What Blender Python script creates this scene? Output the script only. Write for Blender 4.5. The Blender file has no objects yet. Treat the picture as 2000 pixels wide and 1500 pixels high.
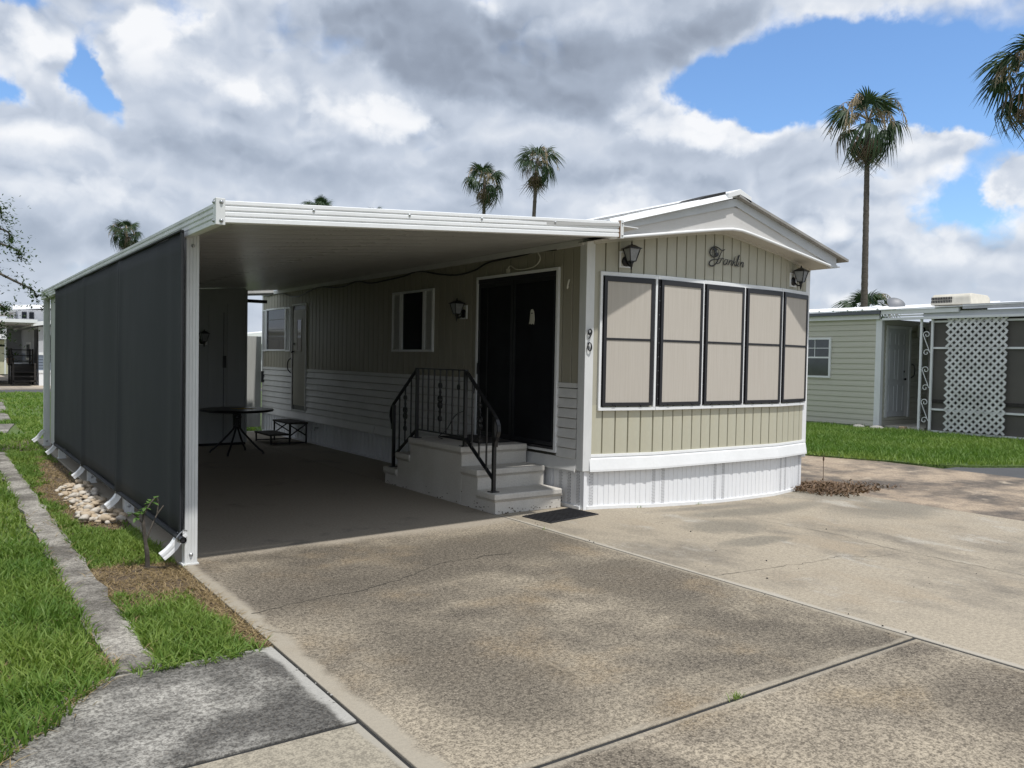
import bpy, bmesh, math, random
import numpy as np
from mathutils import Matrix, Vector
random.seed(7)
RNG = np.random.default_rng(11)
C = bpy.context.scene.collection
S = bpy.context.scene
R = math.radians

# ------------------------------------------------------------------ camera
cam = bpy.data.cameras.new('camera'); cam.sensor_width = 36; cam.lens = 28.875
cam.clip_start = 0.05; cam.clip_end = 3000
co = bpy.data.objects.new('camera', cam); C.objects.link(co)
_r = Vector((0.8158636, -0.57795731, 0.01821892)); _u = Vector((0.00250829, 0.03504427, 0.99938261)); _f = Vector((0.57823896, 0.8153142, -0.03004103))
co.matrix_world = Matrix(((_r.x, _u.x, -_f.x, 0), (_r.y, _u.y, -_f.y, 0), (_r.z, _u.z, -_f.z, 1.55), (0, 0, 0, 1)))
S.camera = co
# ------------------------------------------------------------------ node helper
class NT:
    def __init__(s, nt): s.nt = nt; s.n = nt.nodes; s.l = nt.links
    def new(s, t): return s.n.new(t)
    def put(s, sock, v):
        if v is None: return
        if isinstance(v, X): s.l.new(v.o, sock)
        elif hasattr(v, 'is_output'): s.l.new(v, sock)
        elif isinstance(v, (tuple, list)):
            v = tuple(v)
            if sock.type == 'RGBA' and len(v) == 3: v = v + (1,)
            sock.default_value = v
        else: sock.default_value = v
    def m(s, op, a, b=None, c=None, clamp=False):
        n = s.new('ShaderNodeMath'); n.operation = op; n.use_clamp = clamp
        s.put(n.inputs[0], a); s.put(n.inputs[1], b); s.put(n.inputs[2], c)
        return X(s, n.outputs[0])
    def vm(s, op, a, b=None):
        n = s.new('ShaderNodeVectorMath'); n.operation = op
        s.put(n.inputs[0], a); s.put(n.inputs[1], b); return X(s, n.outputs[0])
    def sep(s, v):
        n = s.new('ShaderNodeSeparateXYZ'); s.put(n.inputs[0], v); return [X(s, o) for o in n.outputs]
    def comb(s, x, y, z):
        n = s.new('ShaderNodeCombineXYZ'); s.put(n.inputs[0], x); s.put(n.inputs[1], y); s.put(n.inputs[2], z); return X(s, n.outputs[0])
    def noise(s, v, scale, detail=4, rough=.55, col=False, dist=0):
        n = s.new('ShaderNodeTexNoise'); s.put(n.inputs['Vector'], v); n.inputs['Scale'].default_value = scale
        n.inputs['Detail'].default_value = detail; n.inputs['Roughness'].default_value = rough; n.inputs['Distortion'].default_value = dist
        return X(s, n.outputs[1 if col else 0])
    def voro(s, v, scale, feat='F1', col=False):
        n = s.new('ShaderNodeTexVoronoi'); n.feature = feat; s.put(n.inputs['Vector'], v); n.inputs['Scale'].default_value = scale
        return X(s, n.outputs[1 if col else 0])
    def puff(s, v):     # billows: rounded bumps meeting in sharp creases
        o = None
        for sc, k in ((8., 1.0), (19., .55), (43., .26)):
            q = s.m('ABSOLUTE', s.noise(v, sc, 0, .5) - .5) * k; o = q if o is None else o + q
        return o
    def ss(s, a, lo, hi, t0=0., t1=1., kind='SMOOTHSTEP'):
        n = s.new('ShaderNodeMapRange'); n.interpolation_type = kind
        s.put(n.inputs[0], a); s.put(n.inputs[1], lo); s.put(n.inputs[2], hi); s.put(n.inputs[3], t0); s.put(n.inputs[4], t1)
        return X(s, n.outputs[0])
    def mix(s, f, a, b, mode='MIX'):
        n = s.new('ShaderNodeMix'); n.data_type = 'RGBA'; n.blend_type = mode
        s.put(n.inputs[0], f); s.put(n.inputs[6], a); s.put(n.inputs[7], b); return X(s, n.outputs[2])
class X:
    def __init__(s, h, o): s.h = h; s.o = o
    def __add__(s, b): return s.h.m('ADD', s, b)
    def __radd__(s, b): return s.h.m('ADD', b, s)
    def __sub__(s, b): return s.h.m('SUBTRACT', s, b)
    def __rsub__(s, b): return s.h.m('SUBTRACT', b, s)
    def __mul__(s, b): return s.h.m('MULTIPLY', s, b)
    def __rmul__(s, b): return s.h.m('MULTIPLY', b, s)
    def __truediv__(s, b): return s.h.m('DIVIDE', s, b)

# ------------------------------------------------------------------ sky and sun
SUN = Vector((0.03, -0.41, 1.0)).normalized()
sun_el = math.asin(SUN.z); sun_az = math.atan2(SUN.x, SUN.y)
w = bpy.data.worlds.new('World'); S.world = w; w.use_nodes = True
h = NT(w.node_tree); h.n.clear()
tc = h.new('ShaderNodeTexCoord'); d = X(h, tc.outputs['Generated'])
d = h.vm('NORMALIZE', d)
sky = h.new('ShaderNodeTexSky'); sky.sky_type = 'NISHITA'; sky.sun_disc = False
sky.sun_elevation = sun_el; sky.sun_rotation = sun_az; sky.air_density = 1.0; sky.dust_density = 0.6; sky.ozone_density = 2.0
dx, dy, dz = h.sep(d)
zz = h.m('MAXIMUM', dz, 0.0)
pl = h.comb(dx / (zz + .16), dy / (zz + .16), zz * .6)
wn = h.noise(d, 7., 6, .6, col=True); wr, wg, wb = h.sep(wn)
az = h.m('ARCTAN2', dx, dy) * 57.29578 + (wr - .5) * 10.
el = h.m('ARCSINE', dz) * 57.29578 + (wg - .5) * 5.4
def blobs(lst):
    acc = None
    for a, e, sa, se, k in lst:
        q = h.m('EXPONENT', 0 - (h.m('POWER', h.m('ABSOLUTE', (az - a) / sa), 2.) + h.m('POWER', h.m('ABSOLUTE', (el - e) / se), 2.))) * k
        acc = q if acc is None else acc + q
    return acc
clear = blobs([(54, 17.2, 5.2, 2.6, .62), (49, 18.2, 2.8, 1.4, .48), (59.5, 17.6, 6, 2.5, .58), (66, 15.4, 5, 4.6, .64), (56.5, 20.2, 3, .9, .26), (64.2, 10.0, 3.0, 1.4, .58), (58, 12.0, 2.0, .8, .2),
               (8.3, 16.0, 1.1, 1.9, .62), (9.8, 14.6, 1.2, .9, .4), (2.9, 14.8, 1.2, .9, .5), (3.8, 20.0, 2.2, .8, .42), (33.5, 24, 1.4, .7, .25), (13, 20.5, .8, 1.6, .15),
               (60.8, 13.5, 3.4, .95, -.75), (67, 11., 2.0, 1.1, -.65), (50, 14.5, 4, 1.3, -.45), (45.5, 16., 2.6, 2.0, -.3)])
dark = blobs([(25, 21.5, 6, 2.6, .8), (33, 20.5, 8, 2.6, 1.), (38, 17.8, 5.5, 2.0, .95), (44, 20.8, 5.5, 1.7, .85), (50, 21.2, 3.5, 1.2, .6), (29, 18.6, 5, 1.2, .5)])
grey = blobs([(14.5, 12.6, 5, 1.3, .8), (24, 12.0, 6, 1.7, .85), (7.5, 7.0, 6, 1.5, .9), (41.5, 12.2, 4.5, 1.1, .8), (48.5, 11.8, 2.6, 1.0, .7), (33, 9.5, 6, .9, .5), (52, 6.2, 8, .8, .5), (61, 5.2, 6, .7, .5), (18, 15.2, 3, .8, .4), (46, 14.2, 2.2, .8, .4), (34, 13.2, 4, 1., .5)])
lite = blobs([(45.2, 16.2, 2.2, 1.8, 1.), (47.8, 15.6, 1.4, 1.3, .9), (51, 14.7, 2.0, 1.0, .8), (25, 15.6, 4.5, 1.0, .9), (17, 16.8, 3, 1.0, .7), (11.5, 19.4, 1.8, 1.8, .95), (60.5, 13.7, 2.4, .8, .8), (5, 17.4, 2.5, 1.5, .8), (6, 12.2, 3.5, 1.3, .6), (29.3, 15.4, 1.8, .8, .7), (8, 9.6, 5, .8, .5), (20, 9.3, 4, .8, .5), (43, 9.9, 4, .9, .5), (56, 8.6, 3, 1.0, .6), (63, 7.6, 4, .9, .6), (57, 4.3, 1.6, .9, .8), (34.3, 22.8, 1.2, 1.2, .6), (50, 17.3, 1, .5, .5)])
q1 = h.comb(az * .075, el * .20, 3.7)
q2 = h.comb(az * .17, el * .30, 1.3)
n_big = h.noise(q1, 1.1, 4, .45)
n_det = h.noise(q2, 1.15, 6, .5)
dst = h.vm('MULTIPLY', h.vm('ADD', d, h.vm('MULTIPLY', h.vm('SUBTRACT', wn, (.5, .5, .5)), (.05, .05, .04))), (1., 1., 1.3))
n_fin = h.noise(d, 22., 7, .58)
n_bil = h.puff(dst) + n_fin * .40 + .10
# the same billow field a step towards the sun: its difference gives each puff a bright and a grey side
n_bil2 = h.puff(h.vm('ADD', dst, (0.004, -0.006, 0.020))) + n_fin * .40 + .10
cov = (n_big - .5) * .45 + (n_det - .5) * .34 + (n_bil - .5) * .36 + .27 - clear
mask = h.ss(cov, -.09, .19)
bw = (n_bil - .5) * .9 + (n_det - .5) * .7
dark = h.ss(dark + bw * .9, .10, 1.05) * .37 + h.ss(grey + bw * 1.2, .0, 1.05) * .27 - h.ss(lite + bw * 1.5, .05, .95) * .36
edge_ = h.ss(cov, .42, .10)
relief = (n_bil - n_bil2) * (edge_ * 1.5 + .34)
haze = h.ss(dz, 0.0, .16, 1., 0.)
br = .600 + relief * .7 + (n_det - .5) * .38 + (n_big - .5) * .55 + edge_ * .16 - dark
br = h.mix(haze * .5, h.comb(br, br, br), (.62, .62, .62))
br = h.sep(br)[0]
cr = h.new('ShaderNodeValToRGB'); cr.color_ramp.elements[0].position = .0; cr.color_ramp.elements[0].color = (.235, .27, .335, 1)
cr.color_ramp.elements[1].position = 1.; cr.color_ramp.elements[1].color = (.97, .98, 1.0, 1)
for p_, c_ in ((.25, (.315, .362, .445)), (.45, (.42, .48, .58)), (.65, (.585, .645, .745)), (.82, (.78, .82, .885))):
    e_ = cr.color_ramp.elements.new(p_); e_.color = c_ + (1,)
h.put(cr.inputs[0], br)
SKY_STR = .10
cloud = h.mix(1., X(h, cr.outputs[0]), (8.8,) * 3, 'MULTIPLY')
blue = h.mix(1., X(h, sky.outputs[0]), (1.18, 1.45, 1.72), 'MULTIPLY')
blue = h.mix(haze * .5, blue, (6.4, 7.1, 8.2))
col = h.mix(mask * .97, blue, cloud)
bg = h.new('ShaderNodeBackground'); h.put(bg.inputs[0], col); bg.inputs[1].default_value = SKY_STR
wo = h.new('ShaderNodeOutputWorld'); h.l.new(bg.outputs[0], wo.inputs[0])
sl = bpy.data.lights.new('sun', 'SUN'); sl.energy = 3.4; sl.angle = R(1.2); sl.color = (1.0, .975, .935)
so = bpy.data.objects.new('sun', sl); C.objects.link(so); so.rotation_euler = SUN.to_track_quat('Z', 'Y').to_euler()
S.view_settings.view_transform = 'Standard'; S.view_settings.look = 'None'; S.view_settings.gamma = 1; S.view_settings.exposure = 0.16
S.view_settings.use_curve_mapping = False
S.cycles.max_bounces = 8; S.cycles.diffuse_bounces = 3; S.cycles.transparent_max_bounces = 12

# ------------------------------------------------------------------ materials
def mat(name, col, rough=.6, var=.12, scale=4., bump=0., bscale=60., metal=0., stretch=(1, 1, 1), col2=None, spec=.5, grain=0., gscale=200.):
    m = bpy.data.materials.new(name); m.use_nodes = True; k = NT(m.node_tree); b = k.n['Principled BSDF']
    t = k.new('ShaderNodeTexCoord'); v = k.vm('MULTIPLY', X(k, t.outputs['Object']), stretch)
    n1 = k.noise(v, scale, 5, .6)
    c2 = col2 or tuple(max(0, x * (1 - var * 2)) for x in col)
    c = k.mix(k.ss(n1, .32, .72), col, c2)
    if grain:
        g = k.noise(v, gscale, 2, .6); c = k.mix(grain, c, k.mix(k.ss(g, .3, .7), tuple(x * .45 for x in col), tuple(min(1, x * 1.4) for x in col)))
    k.put(b.inputs['Base Color'], c); b.inputs['Roughness'].default_value = rough; b.inputs['Metallic'].default_value = metal
    b.inputs['Specular IOR Level'].default_value = spec
    k.put(b.inputs['Roughness'], k.ss(n1, .2, .8, rough * .85, min(1, rough * 1.15)))
    if bump:
        bn = k.new('ShaderNodeBump'); bn.inputs['Strength'].default_value = bump; bn.inputs['Distance'].default_value = .01
        k.put(bn.inputs['Height'], k.noise(v, bscale, 4, .6)); k.l.new(bn.outputs[0], b.inputs['Normal'])
    return m
def concrete(name, base, dark, lo=.42, hi=.66, speck=.5, agg=0., edge=None, s1=.55, stretch=(1, 1, 1), warm=None, inside=None, pale=None, ecol=None, fine=1., spots=(), spotk=.8, scol=None):
    """weathered concrete: big dirty patches, mottled grains, clean bands along joints, streaks"""
    m = bpy.data.materials.new(name); m.use_nodes = True; k = NT(m.node_tree); b = k.n['Principled BSDF']
    g = k.new('ShaderNodeNewGeometry'); P = X(k, g.outputs['Position']); v = k.vm('MULTIPLY', P, stretch)
    n1 = k.noise(v, s1, 8, .62, dist=.4); n2 = k.noise(v, 2.7, 7, .65); n3 = k.noise(P, 42 * fine, 5, .68); n4 = k.noise(P, 120 * fine, 3, .6)
    f = k.ss(n1 * .60 + n2 * .40, lo, hi)
    px, py, pz = k.sep(P); q = None; e = None
    for ax, at, wd, sg in (edge or []):   # clean band along a joint, washed by run-off
        q = ((px if ax == 0 else py) - at) * sg + (n2 - .5) * wd * 1.6 + (n3 - .5) * wd * .3
        e1 = k.ss(q, wd * .45, wd * .95); e = e1 if e is None else e * (e1 * .55 + .45)
    if e is not None: f = f * e
    c = k.mix(f, base, dark)
    if warm: c = k.mix(k.ss(k.noise(v, 1.3, 5, .6), .5, .75), c, warm)
    if pale: c = k.mix(k.ss(k.noise(v, 1.9, 7, .7), .55, .70) * .8, c, pale)
    if inside:
        at, ci = inside; ins = k.ss(py + (n2 - .5) * .5, at - .12, at + .12); c = k.mix(ins, c, ci)
        c = k.mix(k.ss(k.noise(P, 1.1, 6, .65), .56, .70) * ins * .6, c, (.13, .125, .12))
    for sx_, sy_, rx_, ry_ in spots:      # old stains with ragged outlines
        r2 = k.m('POWER', (px - sx_) / rx_, 2.) + k.m('POWER', (py - sy_) / ry_, 2.) + (n2 - .5) * 3.2 + (n1 - .5) * 2.
        c = k.mix(k.ss(r2, 1.3, .1) * (spotk if e is None else e * spotk), c, scol or dark)
    grit = k.ss(n3 * .55 + n4 * .45, .40, .60)
    amt = speck if not inside else k.m('MULTIPLY', 1. - ins * .75, speck)
    if e is not None: amt = k.m('MULTIPLY', e * .75 + .25, amt)
    c = k.mix(amt, c, k.mix(grit, k.mix(1., c, (.36, .345, .33), 'MULTIPLY'), k.mix(1., c, (1.5, 1.48, 1.43), 'MULTIPLY')))
    hgt = n4 * .4 + n3 * .6
    if e is not None and ecol: c = k.mix((1. - e) * .5, c, ecol)
    if agg:
        vo = k.voro(P, 95.); vc = k.sep(k.voro(P, 95., col=True))[0]
        stone = k.mix(vc, (.09, .077, .062), (.50, .43, .34))
        am = k.ss(vo, .55, .25) * k.ss(n2, .35, .6, .35, 1.) * agg
        if inside: am = am * (1. - ins)
        if e is not None: am = am * e
        c = k.mix(am, c, stone); hgt = hgt + am * .5
    k.put(b.inputs['Base Color'], c); b.inputs['Roughness'].default_value = .9; b.inputs['Specular IOR Level'].default_value = .25
    bn = k.new('ShaderNodeBump'); bn.inputs['Strength'].default_value = .5; bn.inputs['Distance'].default_value = .006
    k.put(bn.inputs['Height'], hgt); k.l.new(bn.outputs[0], b.inputs['Normal'])
    return m
def leafmat(name, c1, c2, trans=.35, attr='tint'):
    m = bpy.data.materials.new(name); m.use_nodes = True; k = NT(m.node_tree); k.n.clear()
    a = k.new('ShaderNodeAttribute'); a.attribute_name = attr
    g = k.new('ShaderNodeNewGeometry'); n = k.noise(X(k, g.outputs['Position']), 1.6, 4, .6)
    f = k.m('ADD', X(k, a.outputs['Fac']) * .7, (n - .35) * .6, clamp=True)
    c = k.mix(f, c1, c2)
    df = k.new('ShaderNodeBsdfPrincipled'); k.put(df.inputs['Base Color'], c); df.inputs['Roughness'].default_value = .55; df.inputs['Specular IOR Level'].default_value = .3
    tr = k.new('ShaderNodeBsdfTranslucent'); k.put(tr.inputs[0], k.mix(1., c, (1.25, 1.35, .8), 'MULTIPLY'))
    mx = k.new('ShaderNodeMixShader'); mx.inputs[0].default_value = trans
    k.l.new(df.outputs[0], mx.inputs[1]); k.l.new(tr.outputs[0], mx.inputs[2])
    o = k.new('ShaderNodeOutputMaterial'); k.l.new(mx.outputs[0], o.inputs[0]); return m
def glass(name, tint=(.02, .022, .026), rough=.05):
    m = mat(name, tint, rough, .1, 2., spec=.8); return m
M = dict(
    white=mat('white_aluminium', (.84, .85, .855), .42, .035, 2.5, spec=.4, grain=.04, gscale=30),
    whited=mat('weathered_white', (.74, .75, .74), .5, .08, 3., stretch=(1, 1, .25), grain=.05, gscale=25),
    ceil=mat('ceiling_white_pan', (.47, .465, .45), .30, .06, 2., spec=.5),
    vinyl=mat('white_vinyl', (.70, .695, .675), .5, .05, 3., grain=.04, gscale=40),
    skirt=mat('white_skirting', (.85, .86, .875), .45, .03, 3., spec=.4),
    beige=mat('beige_siding', (.455, .435, .350), .55, .07, 1.6, stretch=(1, 1, .3), grain=.05, gscale=35),
    beige2=mat('beige_siding_lower', (.485, .455, .335), .55, .06, 1.4, stretch=(1, 1, .5), col2=(.50, .495, .405), grain=.04, gscale=35),  # slightly lighter, yellower beige for the boards below the windows
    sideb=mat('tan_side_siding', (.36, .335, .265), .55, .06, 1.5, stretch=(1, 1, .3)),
    gable=mat('gable_panel', (.62, .605, .585), .6, .04, 2., bump=.1, bscale=90),
    rake=mat('rake_grey_white', (.58, .60, .62), .5, .05, 2.),
    soffit=mat('soffit_cream', (.60, .575, .52), .6, .05, 2.),
    roof=mat('roof_silver_coat', (.55, .55, .54), .8, .2, 8., bump=.6, bscale=50, grain=.4, gscale=60),
    roofg=mat('roof_grey_metal', (.34, .33, .31), .6, .12, 4.),
    tar_shade=mat('black_tar_and_shade', (.02, .02, .02), .8, .2, 8.),
    bronze=mat('dark_bronze_frame', (.022, .021, .024), .38, .1, 4.),
    black=mat('black_wrought_iron', (.012, .012, .014), .35, .1, 6.),
    plastic=mat('black_plastic', (.018, .018, .022), .4, .1, 6.),
    doorscreen=mat('black_door_mesh', (.006, .007, .010), .55, .15, 3., bump=.15, bscale=900, spec=.3),
    doorframe=mat('black_door_frame', (.013, .014, .018), .4, .1, 3.),
    fabric=mat('taupe_sunscreen', (.53, .49, .435), .85, .05, 1.5, stretch=(40, 40, 1.0), col2=(.485, .445, .39), spec=.15, bump=.1, bscale=300),
    screen=mat('black_shade_cloth', (.030, .032, .036), .8, .14, .8, stretch=(1, 1, .4), col2=(.036, .038, .041), spec=.25, bump=.12, bscale=500),
    glassd=mat('dark_glass', (.006, .008, .014), .06, .1, 2., spec=.35),
    frost=mat('seeded_glass', (.30, .31, .32), .12, .1, 20., spec=.6),
    steps=mat('painted_concrete_steps', (.60, .575, .525), .85, .06, 3., bump=.25, bscale=90, grain=.12, gscale=70, col2=(.53, .50, .45)),
    rubber=mat('black_rubber', (.016, .016, .019), .7, .2, 10., bump=.3, bscale=100),
    steel=mat('galvanised_steel', (.50, .51, .52), .35, .08, 8., metal=.85),
    rock=mat('tan_river_rock', (.48, .41, .31), .8, .2, 9., col2=(.40, .29, .18), bump=.3, bscale=40),
    rockw=mat('white_river_rock', (.57, .53, .47), .8, .1, 9., col2=(.46, .40, .32), bump=.3, bscale=40),
    dirt=mat('brown_dirt', (.105, .075, .05), .95, .2, 6., col2=(.055, .042, .03), bump=.8, bscale=40, grain=.5, gscale=120),
    asphalt=mat('asphalt', (.075, .077, .082), .9, .1, 1., grain=.4, gscale=90),
    trunk=mat('palm_trunk', (.125, .105, .088), .9, .25, 6., stretch=(1, 1, 5), bump=.8, bscale=14, col2=(.075, .062, .052)),
    bark=mat('grey_bark', (.10, .085, .07), .9, .2, 5., bump=.6, bscale=30),
    tanw=mat('tan_flower_stalk', (.42, .33, .22), .8, .15, 3.),
    sidingn=mat('greenish_vinyl_siding', (.60, .585, .49), .5, .05, 1.5, stretch=(.3, .3, 3)),
    doorw=mat('white_panel_door', (.62, .635, .66), .4, .03, 2.),
    mesh=mat('grey_porch_screen', (.115, .105, .095), .8, .1, 1.2, col2=(.10, .095, .085)),
    lattice=mat('white_plastic_lattice', (.80, .80, .80), .5, .05, 3., col2=(.60, .60, .59)),
    acbeige=mat('aged_beige_plastic', (.62, .585, .50), .5, .08, 5.),
    dish=mat('grey_dish', (.12, .13, .15), .5, .1, 3.),
    bluev=mat('slate_blue_siding', (.17, .205, .26), .6, .08, 2.),
    greyv=mat('pale_grey_siding', (.52, .53, .56), .6, .05, 2.),
    woodd=mat('dark_stained_wood', (.035, .03, .027), .7, .2, 4., stretch=(1, 6, 6)),
    shed=mat('dark_shed', (.02, .02, .021), .7, .1, 3.),
    cream=mat('cream_wall', (.60, .57, .42), .7, .05, 2.),
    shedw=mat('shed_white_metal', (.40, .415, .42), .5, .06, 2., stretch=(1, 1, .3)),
    woodw=mat('whitewashed_board', (.52, .525, .50), .6, .1, 2., stretch=(4, 4, .5)),
    yellow=mat('mustard_paint', (.55, .40, .03), .6, .1, 6.),
    brown=mat('brown_step_carpet', (.06, .055, .05), .9, .15, 20.),
    tilew=mat('ivory_plastic', (.70, .68, .58), .5, .04, 4.),
    clay=mat('clay_block', (.50, .36, .25), .9, .1, 8.),
)
M['driveway'] = concrete('driveway_concrete', (.300, .262, .205), (.105, .092, .075), .38, .62, .85, .45, edge=[(0, 1.5, .13, 1), (1, 2.456, .05, 1), (0, 4.594, .05, -1)], warm=(.235, .185, .125), inside=(6.35, (.335, .295, .24)), ecol=(.34, .31, .255), spots=[(3.9, 5.6, 1.1, .5), (2.0, 5.2, .6, .7), (4.1, 4.2, .5, .7), (2.6, 5.1, 1.0, .25), (2.2, 3.4, .4, .8)])
M['drivefront'] = concrete('front_concrete', (.310, .270, .212), (.112, .097, .079), .39, .63, .85, .5, edge=[(0, 1.5, .14, 1), (1, 2.444, .05, -1), (0, 4.594, .05, -1)], warm=(.25, .20, .135), ecol=(.34, .31, .255), spots=[(4.2, 1.7, .5, .4), (2.1, 2.1, .3, .5)])
M['pad'] = concrete('pad_concrete', (.345, .302, .238), (.200, .178, .146), .44, .64, .36, .0, edge=[(0, 4.6, .06, 1)], warm=(.315, .265, .20), pale=(.385, .36, .315), s1=.5, stretch=(1, .6, 1), ecol=(.42, .40, .355), spots=[(7.4, 5.75, 1.3, .22), (6.3, 5.2, .5, .35), (8.9, 5.1, .9, .5), (9.2, 6.0, .5, .5), (5.9, 4.6, .5, .15), (7.0, 6.1, .8, .12)], spotk=.6, scol=(.15, .142, .122))
M['sidedrive'] = concrete('side_drive_concrete', (.38, .305, .23), (.105, .092, .082), .38, .58, .45, .1, warm=(.32, .25, .185), s1=.45, pale=(.48, .405, .315))
M['walk'] = concrete('walk_concrete', (.35, .34, .315), (.085, .083, .079), .35, .57, .85, .15, s1=1.0, edge=[(0, 1.49, .08, -1), (1, 4.28, .05, -1)], ecol=(.35, .34, .315))
M['walk2'] = concrete('walk_concrete_pale', (.29, .262, .21), (.19, .172, .14), .45, .70, .5, .1, edge=[(0, 1.49, .05, -1)], ecol=(.36, .34, .30))
M['kerb'] = concrete('kerb_concrete', (.33, .315, .285), (.12, .112, .10), .38, .58, .75, .1, s1=1.6)
M['apron'] = concrete('apron_concrete', (.45, .39, .315), (.24, .215, .185), .4, .62, .3, 0., s1=.3)
M['grass'] = leafmat('grass_blade', (.085, .175, .028), (.255, .330, .075))
M['grassf'] = leafmat('grass_blade_far', (.095, .190, .032), (.230, .310, .075))
M['dry'] = leafmat('dry_grass', (.22, .155, .075), (.38, .29, .16), .2)
M['frond'] = leafmat('palm_frond', (.022, .045, .020), (.050, .082, .034), .15)
M['deadfrond'] = leafmat('dead_palm_frond', (.085, .060, .042), (.19, .14, .095), .1)
M['leaf'] = leafmat('tree_leaf', (.035, .065, .025), (.07, .115, .04), .3)
M['weed'] = leafmat('plant_leaf', (.09, .17, .04), (.17, .26, .08), .3)
M['litter'] = leafmat('dead_leaf', (.10, .062, .038), (.25, .165, .10), .1)
def perforated():
    m = bpy.data.materials.new('perforated_skirting'); m.use_nodes = True; k = NT(m.node_tree); b = k.n['Principled BSDF']
    t = k.new('ShaderNodeTexCoord'); x, y, z = k.sep(X(k, t.outputs['Object']))
    a = k.m('SINE', x * 210. + z * 95.) * k.m('SINE', x * 210. - z * 95.)
    c = k.mix(k.ss(k.m('ABSOLUTE', a), .50, .60), (.82, .83, .85), (.045, .045, .05))
    k.put(b.inputs['Base Color'], c); b.inputs['Roughness'].default_value = .45; return m
M['perf'] = perforated()
def lawnmat():
    m = bpy.data.materials.new('lawn_soil'); m.use_nodes = True; k = NT(m.node_tree); b = k.n['Principled BSDF']
    g = k.new('ShaderNodeNewGeometry'); P = X(k, g.outputs['Position'])
    n = k.noise(P, 1.2, 6, .6); n2 = k.noise(P, 26, 5, .7)
    c = k.mix(k.ss(n2, .35, .65), (.055, .10, .022), (.13, .19, .045)); c = k.mix(k.ss(n, .52, .75) * .5, c, (.15, .13, .06))
    k.put(b.inputs['Base Color'], c); b.inputs['Roughness'].default_value = .95
    bn = k.new('ShaderNodeBump'); bn.inputs['Strength'].default_value = 1; bn.inputs['Distance'].default_value = .04
    k.put(bn.inputs['Height'], n2); k.l.new(bn.outputs[0], b.inputs['Normal']); return m
M['lawn'] = lawnmat()

# ------------------------------------------------------------------ object helpers
WM = {}
def thing(name, label, cat, loc, group=None):
    o = bpy.data.objects.new(name, None); C.objects.link(o); o.location = loc; o.empty_display_size = .2
    o['label'] = label; o['category'] = cat
    if group: o['group'] = group
    WM[o.name] = Matrix.Translation(Vector(loc)); return o
def link(name, me, parent=None, Mx=None, m=None):
    o = bpy.data.objects.new(name, me); C.objects.link(o)
    Mx = Mx or Matrix.Identity(4)
    if parent is not None:
        o.parent = parent; o.matrix_parent_inverse = WM[parent.name].inverted()
    o.matrix_basis = Mx; WM[o.name] = Mx
    if m is not None:
        if not me.materials: me.materials.append(m)
        elif me.materials[0] is not m:
            o.material_slots[0].link = 'OBJECT'; o.material_slots[0].material = m
    return o
def tag(o, label=None, cat=None, group=None, kind=None):
    if label: o['label'] = label
    if cat: o['category'] = cat
    if group: o['group'] = group
    if kind: o['kind'] = kind
    return o
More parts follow.
